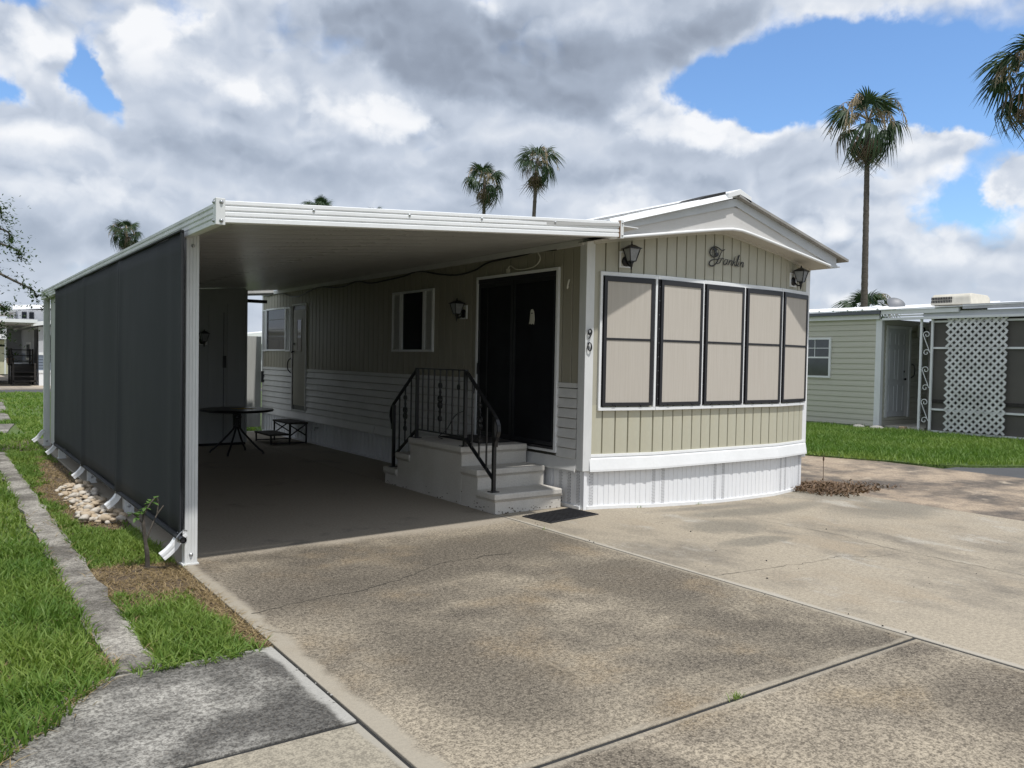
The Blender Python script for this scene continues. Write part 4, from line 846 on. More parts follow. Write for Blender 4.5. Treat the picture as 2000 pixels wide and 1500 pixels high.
# outer beam, posts, downspouts
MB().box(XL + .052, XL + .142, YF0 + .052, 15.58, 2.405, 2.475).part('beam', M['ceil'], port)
def post(x0, x1, y0, y1, z1):
    mb = MB(); n = 4
    def ring(z):
        P = []
        for (ax, ay, bx_, by_) in ((x0, y0, x1, y0), (x1, y0, x1, y1), (x1, y1, x0, y1), (x0, y1, x0, y0)):
            nx, ny = (by_ - ay), -(bx_ - ax); l_ = math.hypot(nx, ny); nx /= l_; ny /= l_
            for k in range(n):
                for t, dd in ((k / n + .03, 0), (k / n + .20, 0), (k / n + .225, -.0035)):
                    P.append((ax + (bx_ - ax) * t + nx * dd, ay + (by_ - ay) * t + ny * dd, z))
        return P
    return mb.ext(ring(0), ring(z1))
for i, y in enumerate((6.27, 8.56, 10.78, 13.43, 15.36)):
    post(1.515, 1.605, y - .04, y + .04, 2.405).part('post', M['whited'], port)
    if i != 3: bolt((1.56, y - .04, .075), 'y', .010)
    if i == 0: bolt((1.56, y - .04, 2.33), 'y', .009)
    MB().box(1.50, 1.615, y - .048, y + .048, .0, .010).part('base_plate', M['whited'], port)
    # downspout elbow: ribbed rectangular mouth turning out over the grass
    el_ = [(1.515, .245), (1.490, .225), (1.466, .19), (1.44, .15), (1.405, .115), (1.36, .082)]
    mb = MB(); rings = []
    for k, (x, z) in enumerate(el_):
        a, b_ = el_[max(0, k - 1)], el_[min(len(el_) - 1, k + 1)]; t = Vector((b_[0] - a[0], 0, b_[1] - a[1])).normalized(); nrm = Vector((-t.z, 0, t.x)) * (1 if t.x < 0 else -1)
        c_ = Vector((x, y - .03, z)); hw, hh = .034, .026; yy = Vector((0, 1, 0)); rg = []
        for (u_, v_) in ((-1, -1), (-.33, -1), (-.33, -.86), (.33, -.86), (.33, -1), (1, -1), (1, -.3), (.9, -.3), (.9, .3), (1, .3), (1, 1), (.33, 1), (.33, .86), (-.33, .86), (-.33, 1), (-1, 1), (-1, .3), (-.9, .3), (-.9, -.3), (-1, -.3)):
            rg.append(tuple(c_ + yy * hw * u_ * (1.06 if k % 2 else 1) + nrm * hh * v_))
        rings.append(rg)
    for a, b_ in zip(rings, rings[1:]): mb.ext(a, b_, caps=False)
    o = mb.part('downspout_elbow', M['white'], port)
    so_ = o.modifiers.new('wall', 'SOLIDIFY'); so_.thickness = .003
    MB().box(1.352, 1.356, y - .03 - .03, y, .058, .104).part('spout_opening', M['plastic'], o, Matrix.Translation((.02, 0, .012)))
# dark beam stub at the far corner and post of the rear opening
MB().box(4.46, 5.30, 15.66, 15.74, 2.54, 2.60).part('rear_beam', M['plastic'], port)

# ------------------------------------------------------------------ shade cloth
shd = thing('shade_screen', 'long black shade cloth hung down the outer side of the carport', 'shade screen', (1.47, 9.8, 0))
def cloth(y0, y1, z0, z1, ph):
    ny, nz = 44, 16; V = []; F_ = []
    for j in range(nz + 1):
        for i in range(ny + 1):
            y = y0 + (y1 - y0) * i / ny; t = j / nz; z = z0 + (z1 - z0) * t
            bow = 0
            for py_, am in ((6.45, .014), (8.5, .040), (10.68, .034), (13.3, .014)):
                bow += am * math.exp(-((y - py_) / .10) ** 2) * (1 - .75 * t)
            x = 1.472 + .008 * math.sin((y - 6) * 2.3) * (1 - t * .6) - .018 * math.sin(math.pi * t) * math.sin((y - 6.4) * 1.36) ** 2 - bow
            V.append((x, y, z))
    w_ = ny + 1
    F_ = [(j * w_ + i, j * w_ + i + 1, (j + 1) * w_ + i + 1, (j + 1) * w_ + i) for j in range(nz) for i in range(ny)]
    mb = MB(); mb.add(V, F_); return mb
for k, (a, b_) in enumerate(((6.12, 8.50), (8.496, 10.70), (10.696, 13.38))):
    mb = cloth(a, b_, .235, 2.418, k); me = mb.mesh('cloth', M['screen'], True); o = link('cloth_panel', me, shd)
    s_ = o.modifiers.new('thick', 'SOLIDIFY'); s_.thickness = .003
MB().box(1.448, 1.470, 6.12, 13.38, 2.412, 2.424).part('head_batten', M['screen'], shd)
MB().tube([(1.462, 6.10, .225), (1.462, 13.40, .215)], .021, 10).part('bottom_pipe', M['screen'], shd)
MB().tube([(1.462, 6.05, .226), (1.462, 6.14, .225)], .023, 12, caps=False).tube([(1.462, 6.06, .226), (1.462, 6.14, .225)], .017, 12).part('pipe_end', M['plastic'], shd)
for y in (6.12, 8.50, 10.72, 13.30):
    MB().tube([(1.505, y, .275), (1.485, y, .285), (1.455, y, .262), (1.434, y, .235), (1.438, y, .208), (1.462, y, .197), (1.480, y, .205)], .005, 6).part('hook', M['steel'], shd)
hm = MB()
for (a, b_) in ((6.125, 6.165),): hm.box(1.455, 1.466, a, b_, .25, 2.41)
hm.part('edge_hem', M['screen'], shd)

# ------------------------------------------------------------------ storage shed under the back of the carport
st = thing('storage_shed', 'white storage shed closing the back of the carport beyond the round table', 'shed', (3.0, 14.9, 0))
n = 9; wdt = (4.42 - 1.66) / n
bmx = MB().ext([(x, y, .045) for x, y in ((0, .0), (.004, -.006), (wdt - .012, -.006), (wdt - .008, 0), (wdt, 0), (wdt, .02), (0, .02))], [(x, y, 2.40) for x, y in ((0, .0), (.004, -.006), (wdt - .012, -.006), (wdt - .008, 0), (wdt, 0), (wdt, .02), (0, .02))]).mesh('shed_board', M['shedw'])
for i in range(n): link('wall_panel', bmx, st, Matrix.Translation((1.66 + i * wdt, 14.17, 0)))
MB().box(1.62, 1.66, 14.17, 15.28, .05, 2.41).part('side_wall', M['woodw'], st)
for k in range(6): MB().box(1.606, 1.62, 14.20 + k * .18, 14.20 + k * .18 + .172, .05, 2.41).part('wall_panel', M['woodw'], st)
MB().box(4.42, 4.45, 14.15, 15.5, .04, 2.66).part('corner_trim', M['shedw'], st)
MB().ext([(1.66, 14.165, 2.40), (4.42, 14.165, 2.40), (4.42, 14.165, 2.69), (1.66, 14.165, 2.44)], [(1.66, 14.20, 2.40), (4.42, 14.20, 2.40), (4.42, 14.20, 2.69), (1.66, 14.20, 2.44)]).part('gable_filler', M['shedw'], st)
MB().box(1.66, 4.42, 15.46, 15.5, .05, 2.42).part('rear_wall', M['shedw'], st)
MB().box(1.64, 4.44, 14.185, 15.5, 0, .045).part('plinth', M['tar_shade'], st)
MB().box(4.05, 4.056, 14.150, 14.164, .10, 2.25).part('door_gap', M['plastic'], st)
MB().box(4.04, 4.09, 14.13, 14.162, 1.32, 1.52).part('latch', M['plastic'], st)
lantern(FR(3.70, 14.16, 0, 0), .0, 1.78, 'dark wall lantern on the shed wall just right of the front carport post')
# whitewashed board gate between shed and home
ft = thing('board_gate', 'pale board gate closing the gap between shed and home', 'gate', (4.95, 16.2, 0))
for i in range(3):
    x0 = 4.42 + i * .36; MB().box(x0, x0 + .352, 16.56, 16.58, .09, 1.92).part('board', M['woodw'], ft)
MB().box(4.42, 5.50, 16.582, 16.62, .35, .43).part('rail', M['woodw'], ft); MB().box(4.42, 5.50, 16.582, 16.62, 1.55, 1.63).part('rail', M['woodw'], ft)
MB().box(4.36, 4.42, 16.55, 16.62, 0, 1.95).part('gate_post', M['woodw'], ft)

# ------------------------------------------------------------------ patio table
tx, ty = 3.92, 12.95
tb = thing('patio_table', 'round black patio table with a yellow star on its top by the shed', 'table', (tx, ty, 0))
MB().lathe([(.50, .655), (.545, .665), (.555, .68), (.545, .695), (.52, .70)], 40, (tx, ty, 0)).part('tabletop', M['black'], tb, smooth=False)
st5 = []
for i in range(10):
    a = R(36 * i + 8); r = .20 if i % 2 == 0 else .085; st5.append((tx + .1 + r * math.cos(a), ty - .05 + r * math.sin(a)))
MB().ext([(x, y, .7005) for x, y in st5], [(x, y, .704) for x, y in st5]).part('star_emblem', M['yellow'], tb)
for k in range(4):
    a = R(45 + 90 * k + 10); c_, s_ = math.cos(a), math.sin(a)
    MB().tube(crom([(tx + .05 * c_, ty + .05 * s_, .66), (tx + .05 * c_, ty + .05 * s_, .44), (tx + .075 * c_, ty + .075 * s_, .36), (tx + .30 * c_, ty + .30 * s_, .12), (tx + .40 * c_, ty + .40 * s_, .04), (tx + .42 * c_, ty + .42 * s_, .0)], 5), .016, 8).part('leg', M['black'], tb, smooth=True)
MB().lathe([(.065, .55), (.07, .56), (.07, .585), (.065, .595)], 12, (tx, ty, 0)).lathe([(.06, .41), (.064, .42), (.064, .435), (.06, .445)], 12, (tx, ty, 0)).part('collar', M['black'], tb)
# folding two-tread step at the rear door
ss_ = thing('folding_step', 'low two tread dark metal step below the rear door', 'step', (5.1, 14.3, 0))
MB().box(5.10, 5.44, 13.86, 14.72, .345, .378).part('tread', M['brown'], ss_, bevel=.004); MB().box(4.76, 5.12, 13.90, 14.70, .150, .180).part('tread', M['brown'], ss_, bevel=.004)
for y in (13.90, 14.68):
    mb = MB()
    mb.bar((5.12, y, 0), (5.12, y, .345), .025, .025).bar((5.42, y, 0), (5.42, y, .345), .025, .025).bar((4.79, y, 0), (4.79, y, .15), .025, .025).bar((4.79, y, .02), (5.42, y, .02), .022, .022).bar((5.12, y, .14), (5.40, y, .33), .02, .02).bar((5.12, y, .33), (5.42, y, .14), .02, .02)
    mb.part('side_frame', M['black'], ss_)

# ================================================================== CONCRETE STEPS
stp = thing('concrete_steps', 'cream painted concrete entry steps rising on both sides of a landing', 'steps', (5.0, 7.9, 0))
X0, X1 = 4.585, 5.43
def tread(y0, y1, z, wf, wb, x0=X0, x1=X1):
    """slab with rounded nosing on the sides that face out"""
    o = .022; return MB().box(x0 - o, x1, y0 - (o if wf else 0), y1 + (o if wb else 0), z - .062, z)
def chamf(y0, y1, z, wf, wb):
    o = .022; a, b_ = y0 - (o if wf else -.0), y1 + (o if wb else 0)
    return MB().ext([(X0 - .002, y0 - (.0 if wf else 0) + .002, z - .085), (X1, y0 + .002, z - .085), (X1, y1 - .002, z - .085), (X0 - .002, y1 - .002, z - .085)], [(X0 - o + .002, a + .002, z - .062), (X1 - .001, a + .002, z - .062), (X1 - .001, b_ - .002, z - .062), (X0 - o + .002, b_ - .002, z - .062)])
yl0, yl1 = 7.36, 8.50
body = MB().box(X0, X1, yl0, yl1, 0, .56); body.part('landing_body', M['steps'], stp, bevel=.004)
tread(yl0, yl1, .615, True, True).part('landing_slab', M['steps'], stp, bevel=.014); chamf(yl0, yl1, .615, True, True).part('nosing_cove', M['steps'], stp)
for (a, b_, z, wf, wb, x1) in ((7.045, yl0, .41, True, False, 5.44), (6.715, 7.045, .205, True, False, 5.42), (yl1, 8.82, .41, False, True, 5.43), (8.82, 9.14, .205, False, True, 5.43)):
    ya, yb = (a, yl0) if wf else (yl1, b_)
    MB().box(X0 + .001 * (1 + (z > .3)), x1, ya + .001, yb - .001, 0, z - .06).part('step_body', M['steps'], stp, bevel=.003)
    tread(a, b_ - (.003 if wf else 0), z, wf, wb, X0, x1).part('step_tread', M['steps'], stp, bevel=.012)
    chamf(a, b_, z, wf, wb).part('nosing_cove', M['steps'], stp)
chp = MB()
for _ in range(60):
    if random.random() < .6: x, y = random.uniform(X0, X1), 6.7135 ; 
    else: x, y = X0 - .0015, random.uniform(6.72, 9.1)
    z = min(.14, random.expovariate(30)) + .004; r = random.uniform(.003, .009)
    chp.lathe([(r, -.001), (r, .0015), (r * .3, .002)], 5, (x, y, z)) if False else chp.box(x - r, x + r, y - .0012, y + .0012, z - r * .7, z + r * .7) if y < 6.715 else chp.box(x - .0012, x + .0012, y - r, y + r, z - r * .7, z + r * .7)
chp.part('chipped_paint', M['dirt'], stp, kind='stuff')
# ------------------------------------------------------------------ iron railing
rl_ = thing('stair_railing', 'black wrought iron railing with scroll castings along the concrete steps', 'railing', (4.64, 7.9, .2))
XR = 4.645; I = M['black']
ys = dict(a=6.84, b=7.40, c=8.46, d=9.04)
for k, (y, z0, z1) in enumerate(((ys['a'], .205, .965), (ys['b'], .615, 1.415), (ys['c'], .615, 1.415), (ys['d'], .205, .965))):
    MB().bar((XR, y, z0), (XR, y, z1), .034, .034, (0, 1, 0)).part('post', I, rl_)
    f = MB().box(XR - .045, XR + .045, y - .045, y + .045, z0, z0 + .008); f.lathe([(.008, 0), (.008, .008)], 6, (XR - .03, y - .03, z0 + .008)).lathe([(.008, 0), (.008, .008)], 6, (XR + .03, y + .03, z0 + .008)); f.part('foot_plate', I, rl_)
def rail(pts, name): 
    mb = MB()
    for a, b_ in zip(pts, pts[1:]): mb.bar((XR, *a), (XR, *b_), .040, .013)
    return mb.part(name, I, rl_)
def lamb(y, z, s):   # the rail's end curling down over the last post
    return [(y, z), (y + s * .045, z - .045), (y + s * .075, z - .10), (y + s * .080, z - .16), (y + s * .060, z - .215), (y + s * .035, z - .26), (y + s * .030, z - .32)]
za = .985
rail([(ys['b'] - .02, 1.425), (ys['c'] + .02, 1.425)], 'top_rail')
rail([(ys['b'], 1.424), (ys['a'], .985)] + lamb(ys['a'], .985, -1)[1:], 'top_rail')
rail([(ys['c'], 1.424), (ys['d'], .985)] + lamb(ys['d'], .985, 1)[1:], 'top_rail')
rail([(ys['b'], .715), (ys['c'], .715)], 'bottom_rail'); rail([(ys['b'], .71), (ys['a'], .33)], 'bottom_rail'); rail([(ys['c'], .71), (ys['d'], .33)], 'bottom_rail')
def bal(y, z0, z1): return MB().bar((XR, y, z0), (XR, y, z1), .014, .014, (0, 1, 0)).part('baluster', I, rl_)
for k in range(1, 8): bal(ys['b'] + (ys['c'] - ys['b']) * k / 8, .715, 1.42)
for p, q_ in (('b', 'a'), ('c', 'd')):
    for k in range(1, 4):
        t = k / 4; y = ys[p] + (ys[q_] - ys[p]) * t; bal(y, .71 + (.33 - .71) * t, 1.42 + (.985 - 1.42) * t)
def casting(y, zc):
    mb = MB(); r = .0078
    def cs(pts): mb.tube(crom([(XR, y + a, zc + b_) for a, b_ in pts], 4), r, 5)
    for sg in (-1, 1):
        for sz in (-1, 1):
            cs([(sg * .006, sz * .004), (sg * .034, sz * .008), (sg * .046, sz * .030), (sg * .040, sz * .058), (sg * .022, sz * .064), (sg * .016, sz * .046), (sg * .026, sz * .036)])
            cs([(0, sz * .205), (sg * .022, sz * .208), (sg * .036, sz * .192), (sg * .034, sz * .170), (sg * .018, sz * .164), (0, sz * .168)])
            cs([(0, sz * .064), (sg * .012, sz * .075), (sg * .007, sz * .088), (sg * .020, sz * .108), (sg * .008, sz * .13), (sg * .004, sz * .16)])
    mb.bar((XR, y, zc - .21), (XR, y, zc + .21), .020, .016, (0, 1, 0)); return mb.part('scroll_casting', I, rl_)
casting(ys['b'] + (ys['c'] - ys['b']) * .5, 1.06); casting((ys['a'] + ys['b']) / 2, .885); casting((ys['c'] + ys['d']) / 2, .885)
MB().lathe([(.004, -.006), (.032, -.004), (.032, .004), (.004, .006)], 14).part('reflector', I, rl_, Matrix.Translation((XR - .006, ys['b'] + (ys['c'] - ys['b']) * .125, 1.24)) @ Matrix.Rotation(R(90), 4, 'Y'))
MB().tube(crom([(XR + .02, ys['b'] - .05, 1.38), (XR + .05, ys['b'] - .08, 1.30), (XR + .05, ys['b'] - .09, 1.22), (XR + .02, ys['b'] - .13, 1.19)], 4), .009, 6).part('grab_hook', I, rl_)
# ------------------------------------------------------------------ mats
dm = thing('doormat', 'black ribbed rubber doormat lying on the concrete at the foot of the steps', 'doormat', (5.15, 6.35, 0))
c4 = [(4.76, 6.50), (4.80, 6.09), (5.50, 6.20), (5.46, 6.62)]
MB().ext([(x, y, .001) for x, y in c4], [(x, y, .010) for x, y in c4]).part('mat_base', M['rubber'], dm, bevel=.004)
def bl(u_, v_): 
    a = Vector(c4[0]).lerp(Vector(c4[1]), u_); b_ = Vector(c4[3]).lerp(Vector(c4[2]), u_); return a.lerp(b_, v_)
for k in range(16):
    v_ = .05 + .9 * k / 15; a = bl(.05, v_); b_ = bl(.95, v_); MB().bar((a.x, a.y, .0125), (b_.x, b_.y, .0125), .014, .006).part('rib', M['rubber'], dm)
dm2 = thing('doormat', 'thin dark doormat on the landing in front of the black screen door', 'doormat', (5.2, 7.9, .615))
MB().box(4.93, 5.40, 7.55, 8.42, .617, .627).part('mat_base', M['rubber'], dm2, bevel=.004)
MB().box(4.96, 5.37, 7.58, 8.39, .627, .631).part('mat_pile', M['brown'], dm2)
cb = MB(); cb.tube(crom([(5.46, 8.70, .88), (5.40, 8.62, .90), (5.2, 8.5, .86), (5.0, 8.38, .70), (4.85, 8.3, .635), (4.78, 8.1, .628)], 5), .006, 6)
tag(cb.part('extension_cord', M['black']), 'dark cord hanging from the wall outlet down to the landing', 'cord')

# ================================================================== STONES AND SAPLING BESIDE THE SLAB
rmesh = []
for k in range(7):
    bm = bmesh.new(); bmesh.ops.create_icosphere(bm, subdivisions=2, radius=1)
    for v in bm.verts:
        q_ = v.co.copy(); v.co *= 1 + .22 * math.sin(q_.x * 2.3 + k) * math.cos(q_.y * 2.9 + k * 2) + .14 * math.sin(q_.z * 4.1 + q_.x * 3 + k * 1.7) + random.uniform(-.04, .04)
        v.co.z *= .62; v.co.x *= 1.15
    me = bpy.data.meshes.new('rock'); bm.to_mesh(me); bm.free(); me.materials.append(M['rock'] if k < 4 else M['rockw'])
    for p in me.polygons: p.use_smooth = True
    rmesh.append(me)
placed = []
def rock(x, y, z, s):
    mi = int(random.random() * 7); o = link('river_rock', rmesh[mi], None, Matrix.Translation((x, y, z)) @ Matrix.Rotation(random.uniform(0, 6.28), 4, 'Z') @ Matrix.Rotation(random.gauss(0, .35), 4, 'X') @ Matrix.Scale(s, 4))
    c_ = 'golden tan' if mi < 4 else 'whitish'; sz = 'large' if s > .037 else 'small' if s < .025 else 'middling'
    wh = 'near the second post' if y < 8.7 else 'midway between two posts' if y < 9.7 else 'near the third post'
    ed = 'against the slab' if x > 1.40 else 'on the grass side' if x < 1.29 else 'mid-width'
    lb = f'{sz} {c_} river rock {ed} {wh}'
    tag(o, lb, 'rock', f'{sz} {c_} rocks {ed} {wh}')
k = 0
while k < 230 and len(placed) < 6000:
    y = random.uniform(8.15, 10.7); wdt_ = .10 + .10 * (1 - abs(y - 9.0) / 1.8); x = 1.475 - abs(random.gauss(0, wdt_))
    if x < 1.14: continue
    s = random.choice((.019, .023, .026, .030, .034, .040, .046)); placed.append((x, y, s))
    near = sum(1 for a, b_, c_ in placed[:-1] if math.hypot(a - x, b_ - y) < (c_ + s) * .75)
    if near > 1: continue
    rock(x, y, -.012 + s * .35 + near * s * .75, s); k += 1
sp2 = thing('sapling', 'small bare twig sapling with few green leaves beside the front carport post', 'sapling', (1.285, 6.33, -.02))
MB().tube(crom([(1.285, 6.33, -.03), (1.28, 6.33, .10), (1.265, 6.34, .22), (1.255, 6.34, .34), (1.262, 6.345, .43)], 4), [.017] * 6 + [.013] * 6 + [.008] * 5, 7).part('stem', M['bark'], sp2)
for pts in ([(1.27, 6.335, .18), (1.32, 6.36, .30), (1.36, 6.40, .36), (1.41, 6.42, .42)], [(1.36, 6.40, .36), (1.37, 6.41, .44), (1.365, 6.41, .49)], [(1.262, 6.34, .30), (1.22, 6.33, .36), (1.18, 6.33, .40)], [(1.26, 6.34, .38), (1.30, 6.35, .45), (1.335, 6.36, .49)], [(1.285, 6.33, .0), (1.22, 6.30, -.01), (1.17, 6.28, -.015)], [(1.285, 6.33, .0), (1.34, 6.31, -.005), (1.38, 6.30, -.018)]):
    MB().tube(crom(pts, 4), .005, 5).part('twig', M['bark'], sp2)
lfm = MB().add([(0, 0, 0), (.016, .012, .004), (.034, .010, .004), (.050, 0, 0), (.034, -.010, .004), (.016, -.012, .004)], [(0, 1, 2, 3), (0, 3, 4, 5)]).mesh('leaf', M['weed'])
for base in ((1.30, 6.35, .45), (1.335, 6.36, .49), (1.32, 6.36, .46), (1.18, 6.33, .40), (1.21, 6.33, .37), (1.265, 6.345, .43), (1.26, 6.34, .40)):
    for _ in range(4): link('leaf', lfm, sp2, Matrix.Translation(base) @ Matrix.Rotation(random.uniform(0, 6.28), 4, 'Z') @ Matrix.Rotation(random.uniform(-.5, .7), 4, 'Y') @ Matrix.Scale(random.uniform(.8, 1.4), 4))
# ================================================================== NEIGHBOUR ON THE RIGHT
nb = thing('neighbour_home', 'pale green sided neighbouring home with six panel white door and screened porch', 'mobile home', (20, 11, 0))
FW = FR(19.0, 20.0, 0, -90); ly = lambda y: 20.0 - y
def dutch(s0, s1, z0, hh):
    pr = [(0, z0 + hh), (-.012, z0 + hh - .006), (-.012, z0 + hh * .62), (-.020, z0 + hh * .58), (-.022, z0 + .008), (-.012, z0), (0, z0)]
    return MB().ext([(s0, y, z) for y, z in pr], [(s1, y, z) for y, z in pr])
hc = .1395
me1 = dutch(ly(20), ly(11.33), 0, hc).mesh('clapboard', M['sidingn']); FD = FR(19.0, 11.27, 0, 0); me2 = dutch(.06, 3.2, 0, hc).mesh('clapboard', M['sidingn'])
for k in range(19):
    link('clapboard', me1, nb, FW @ Matrix.Translation((0, 0, .06 + k * hc))); link('clapboard', me2, nb, FD @ Matrix.Translation((0, 0, .06 + k * hc)))
MB().box(19.03, 25, 11.30, 20, .0, 2.72).part('wall_core', M['sidingn'], nb)
MB().box(18.975, 19.09, 11.18, 11.335, .02, 2.70).part('corner_post', M['white'], nb, bevel=.004)
MB().box(18.95, 19.0, 11.3, 20, -.02, .055).part('sill_beam', M['steel'], nb)
MB().box(18.90, 18.99, 11.22, 20, 2.695, 2.81).part('eave_fascia', M['white'], nb)
MB().box(18.80, 18.94, 11.15, 20, 2.812, 2.89).part('gutter', M['dish'], nb)
zr = lambda x: 2.90 + (x - 18.8) * .085
MB().ext([(18.8, 11.0, zr(18.8)), (25, 11.0, zr(25)), (25, 11.0, zr(25) + .02), (18.8, 11.0, zr(18.8) + .02)], [(18.8, 20, zr(18.8)), (25, 20, zr(25)), (25, 20, zr(25) + .02), (18.8, 20, zr(18.8) + .02)]).part('roof', M['white'], nb)
rbm = MB().ext([(18.78, -.03, zr(18.78) + .02), (18.78, -.012, zr(18.78) + .05), (18.78, .012, zr(18.78) + .05), (18.78, .03, zr(18.78) + .02)], [(25, -.03, zr(25) + .02), (25, -.012, zr(25) + .05), (25, .012, zr(25) + .05), (25, .03, zr(25) + .02)]).mesh('roof_rib', M['white'])
for k in range(22): link('roof_rib', rbm, nb, Matrix.Translation((0, 11.2 + k * .40, 0)))
# window
a, b = ly(13.50), ly(12.55)
wf = frame(FW, a, b, 1.22, 2.26, .05, .055, None, '').part('window_frame', M['white'], nb, FW)
MB().box(a + .05, b - .05, -.028, -.015, 1.27, 2.21).part('window_pane', mat('bluish_glass', (.05, .06, .065), .08, .3, 1.5, spec=.9), wf, FW)
MB().box(a + .05, b - .05, -.045, -.026, 1.725, 1.765).part('meeting_rail', M['white'], wf, FW)
MB().box((a + b) / 2 - .008, (a + b) / 2 + .008, -.036, -.027, 1.765, 2.21).part('muntin', M['white'], wf, FW)
MB().box(a + .05, b - .05, -.0365, -.0275, 1.98, 1.996).part('muntin', M['white'], wf, FW)
MB().box((a + b) / 2 - .007, (a + b) / 2 + .007, -.0275, -.0265, 1.27, 1.725).part('muntin', M['dish'], wf, FW)
# door on the recessed side wall
dfm = frame(FD, .30, 1.42, .27, 2.56, .07, .05, None, '', bottom=False).part('door_frame', M['white'], nb, FD)
dd = MB().box(.37, 1.18, -.034, -.020, .29, 2.49).part('panel_door', M['doorw'], nb, FD)
MB().box(1.18, 1.35, -.030, -.020, .29, 2.49).part('side_panel', M['white'], nb, FD)
for cx_ in (.57, .97):
    for z0, z1 in ((.42, 1.08), (1.22, 1.98), (2.08, 2.38)): 
        frame(FD, cx_ - .13, cx_ + .13, z0, z1, .022, .044, None, '', -.034).part('door_panel', M['doorw'], dd, FD)
MB().lathe([(.012, 0), (.014, .03), (.03, .04), (.03, .065), (.01, .075)], 10).part('door_knob', M['black'], dd, FD @ Matrix.Translation((1.12, -.034, 1.23)) @ Matrix.Rotation(R(90), 4, 'X'))
MB().lathe([(.028, 0), (.028, .02), (.01, .024)], 10).part('deadbolt', M['black'], dd, FD @ Matrix.Translation((1.12, -.034, 1.42)) @ Matrix.Rotation(R(90), 4, 'X'))
MB().tube(crom([(1.50, -.02, 1.62), (1.54, -.08, 1.54), (1.54, -.08, 1.34), (1.50, -.02, 1.26)], 4), .014, 6).part('grab_handle', M['black'], nb, FD)
MB().box(1.76, 1.90, -.05, -.02, 2.30, 2.62).part('lamp_plate', M['white'], nb, FD); MB().lathe([(.05, 0), (.075, .05), (.06, .16), (.02, .22)], 10, (1.86, -.12, 2.34)).part('porch_lamp', M['black'], nb, FD)
MB().box(19.25, 20.9, 10.2, 11.2, -.02, .10).part('wooden_landing', M['acbeige'], nb)
# porch
MB().box(18.86, 18.95, 4, 11.12, 2.66, 2.715).part('lower_beam', M['white'], nb)
MB().box(18.90, 18.97, 4, 10.12, 2.717, 2.83).part('upper_beam', M['rake'], nb)
MB().box(18.84, 18.93, 9.30, 11.14, 2.80, 2.90).part('porch_fascia', M['white'], nb)
MB().box(18.88, 18.96, 10.14, 11.1, 2.745, 2.775).part('fluorescent_tube', M['white'], nb)
MB().box(18.82, 18.9, 4, 9.20, 2.86, 2.965).part('porch_gutter', M['steel'], nb)
MB().ext([(18.8, 4, 2.96), (25, 4, 3.3), (25, 4, 3.33), (18.8, 4, 2.98)], [(18.8, 11.0, 2.90), (25, 11.0, 3.42), (25, 11.0, 3.45), (18.8, 11.0, 2.92)]).part('porch_roof', M['white'], nb)
MB().box(19.03, 19.04, 4, 10.05, .05, 2.62).part('porch_screen', M['mesh'], nb)
MB().box(19.045, 25, 4, 10.0, .0, 2.75).part('porch_core', M['mesh'], nb)
for z in (.06, .57, 1.99, 2.60): MB().box(18.985, 19.028, 4, 9.92, z - .022, z + .022).part('porch_rail', M['white'], nb)
for y in (7.05, 5.2): MB().box(18.98, 19.026, y, y + .06, .05, 2.62).part('porch_post', M['white'], nb)
for z in (.72,): MB().box(19.005, 19.025, 6.6, 9.9, z, z + .08).part('inner_shelf', M['woodd'], nb)
pc = MB()
for y in (10.19, 9.93): MB().box(18.94, 18.985, y - .024, y + .024, -.02, 2.66).part('scroll_post', M['white'], nb)
def scr(zc, sgn_):
    pts = []
    for i in range(26):
        t = i / 25; a_ = 2.2 * math.pi * t; r_ = .085 * (1 - .78 * t); pts.append((18.962, 10.06 + sgn_ * (r_ * math.cos(a_)) * 1.0, zc + r_ * math.sin(a_)))
    return pts
for z in (2.30, 1.48, .72):
    mb = MB(); mb.tube(scr(z + .0, 1), .010, 5).tube(scr(z - .42 + .0, -1), .010, 5); mb.tube([(18.962, 10.145, z), (18.962, 9.975, z - .42)], .010, 5)
    mb.part('scroll', M['white'], nb)
# lattice
lt = thing('lattice_panel', 'white diagonal lattice panel leaning on the neighbouring screened porch', 'lattice', (18.95, 8.95, .1))
y0, y1, z0, z1 = 8.30, 9.60, .10, 2.72; pit = .1606
def clip(c, sg):     # line z = z0 + sg*(y - y0) + c inside the rectangle
    P = []
    ya, yb = y0, y1; f_ = lambda y: z0 + sg * (y - y0) + c
    lo, hi = ya, yb
    if sg > 0: lo = max(ya, ya + (z0 - z0 - c)); hi = min(yb, ya + (z1 - z0 - c))
    else: lo = max(ya, ya - (z1 - z0 - c)); hi = min(yb, ya - (z0 - z0 - c))
    return (lo, f_(lo), hi, f_(hi)) if hi - lo > .06 else None
for sg in (1, -1):
    for k in range(-9, 26):
        q_ = clip(k * pit + (.0 if sg > 0 else .0), sg)
        if q_:
            xx = 18.955 if sg > 0 else 18.943
            MB().bar((xx, q_[0], q_[1]), (xx, q_[2], q_[3]), .011, .050, (1, 0, 0) if False else (0, 0, 1)).part('lattice_strip', M['lattice'], lt)
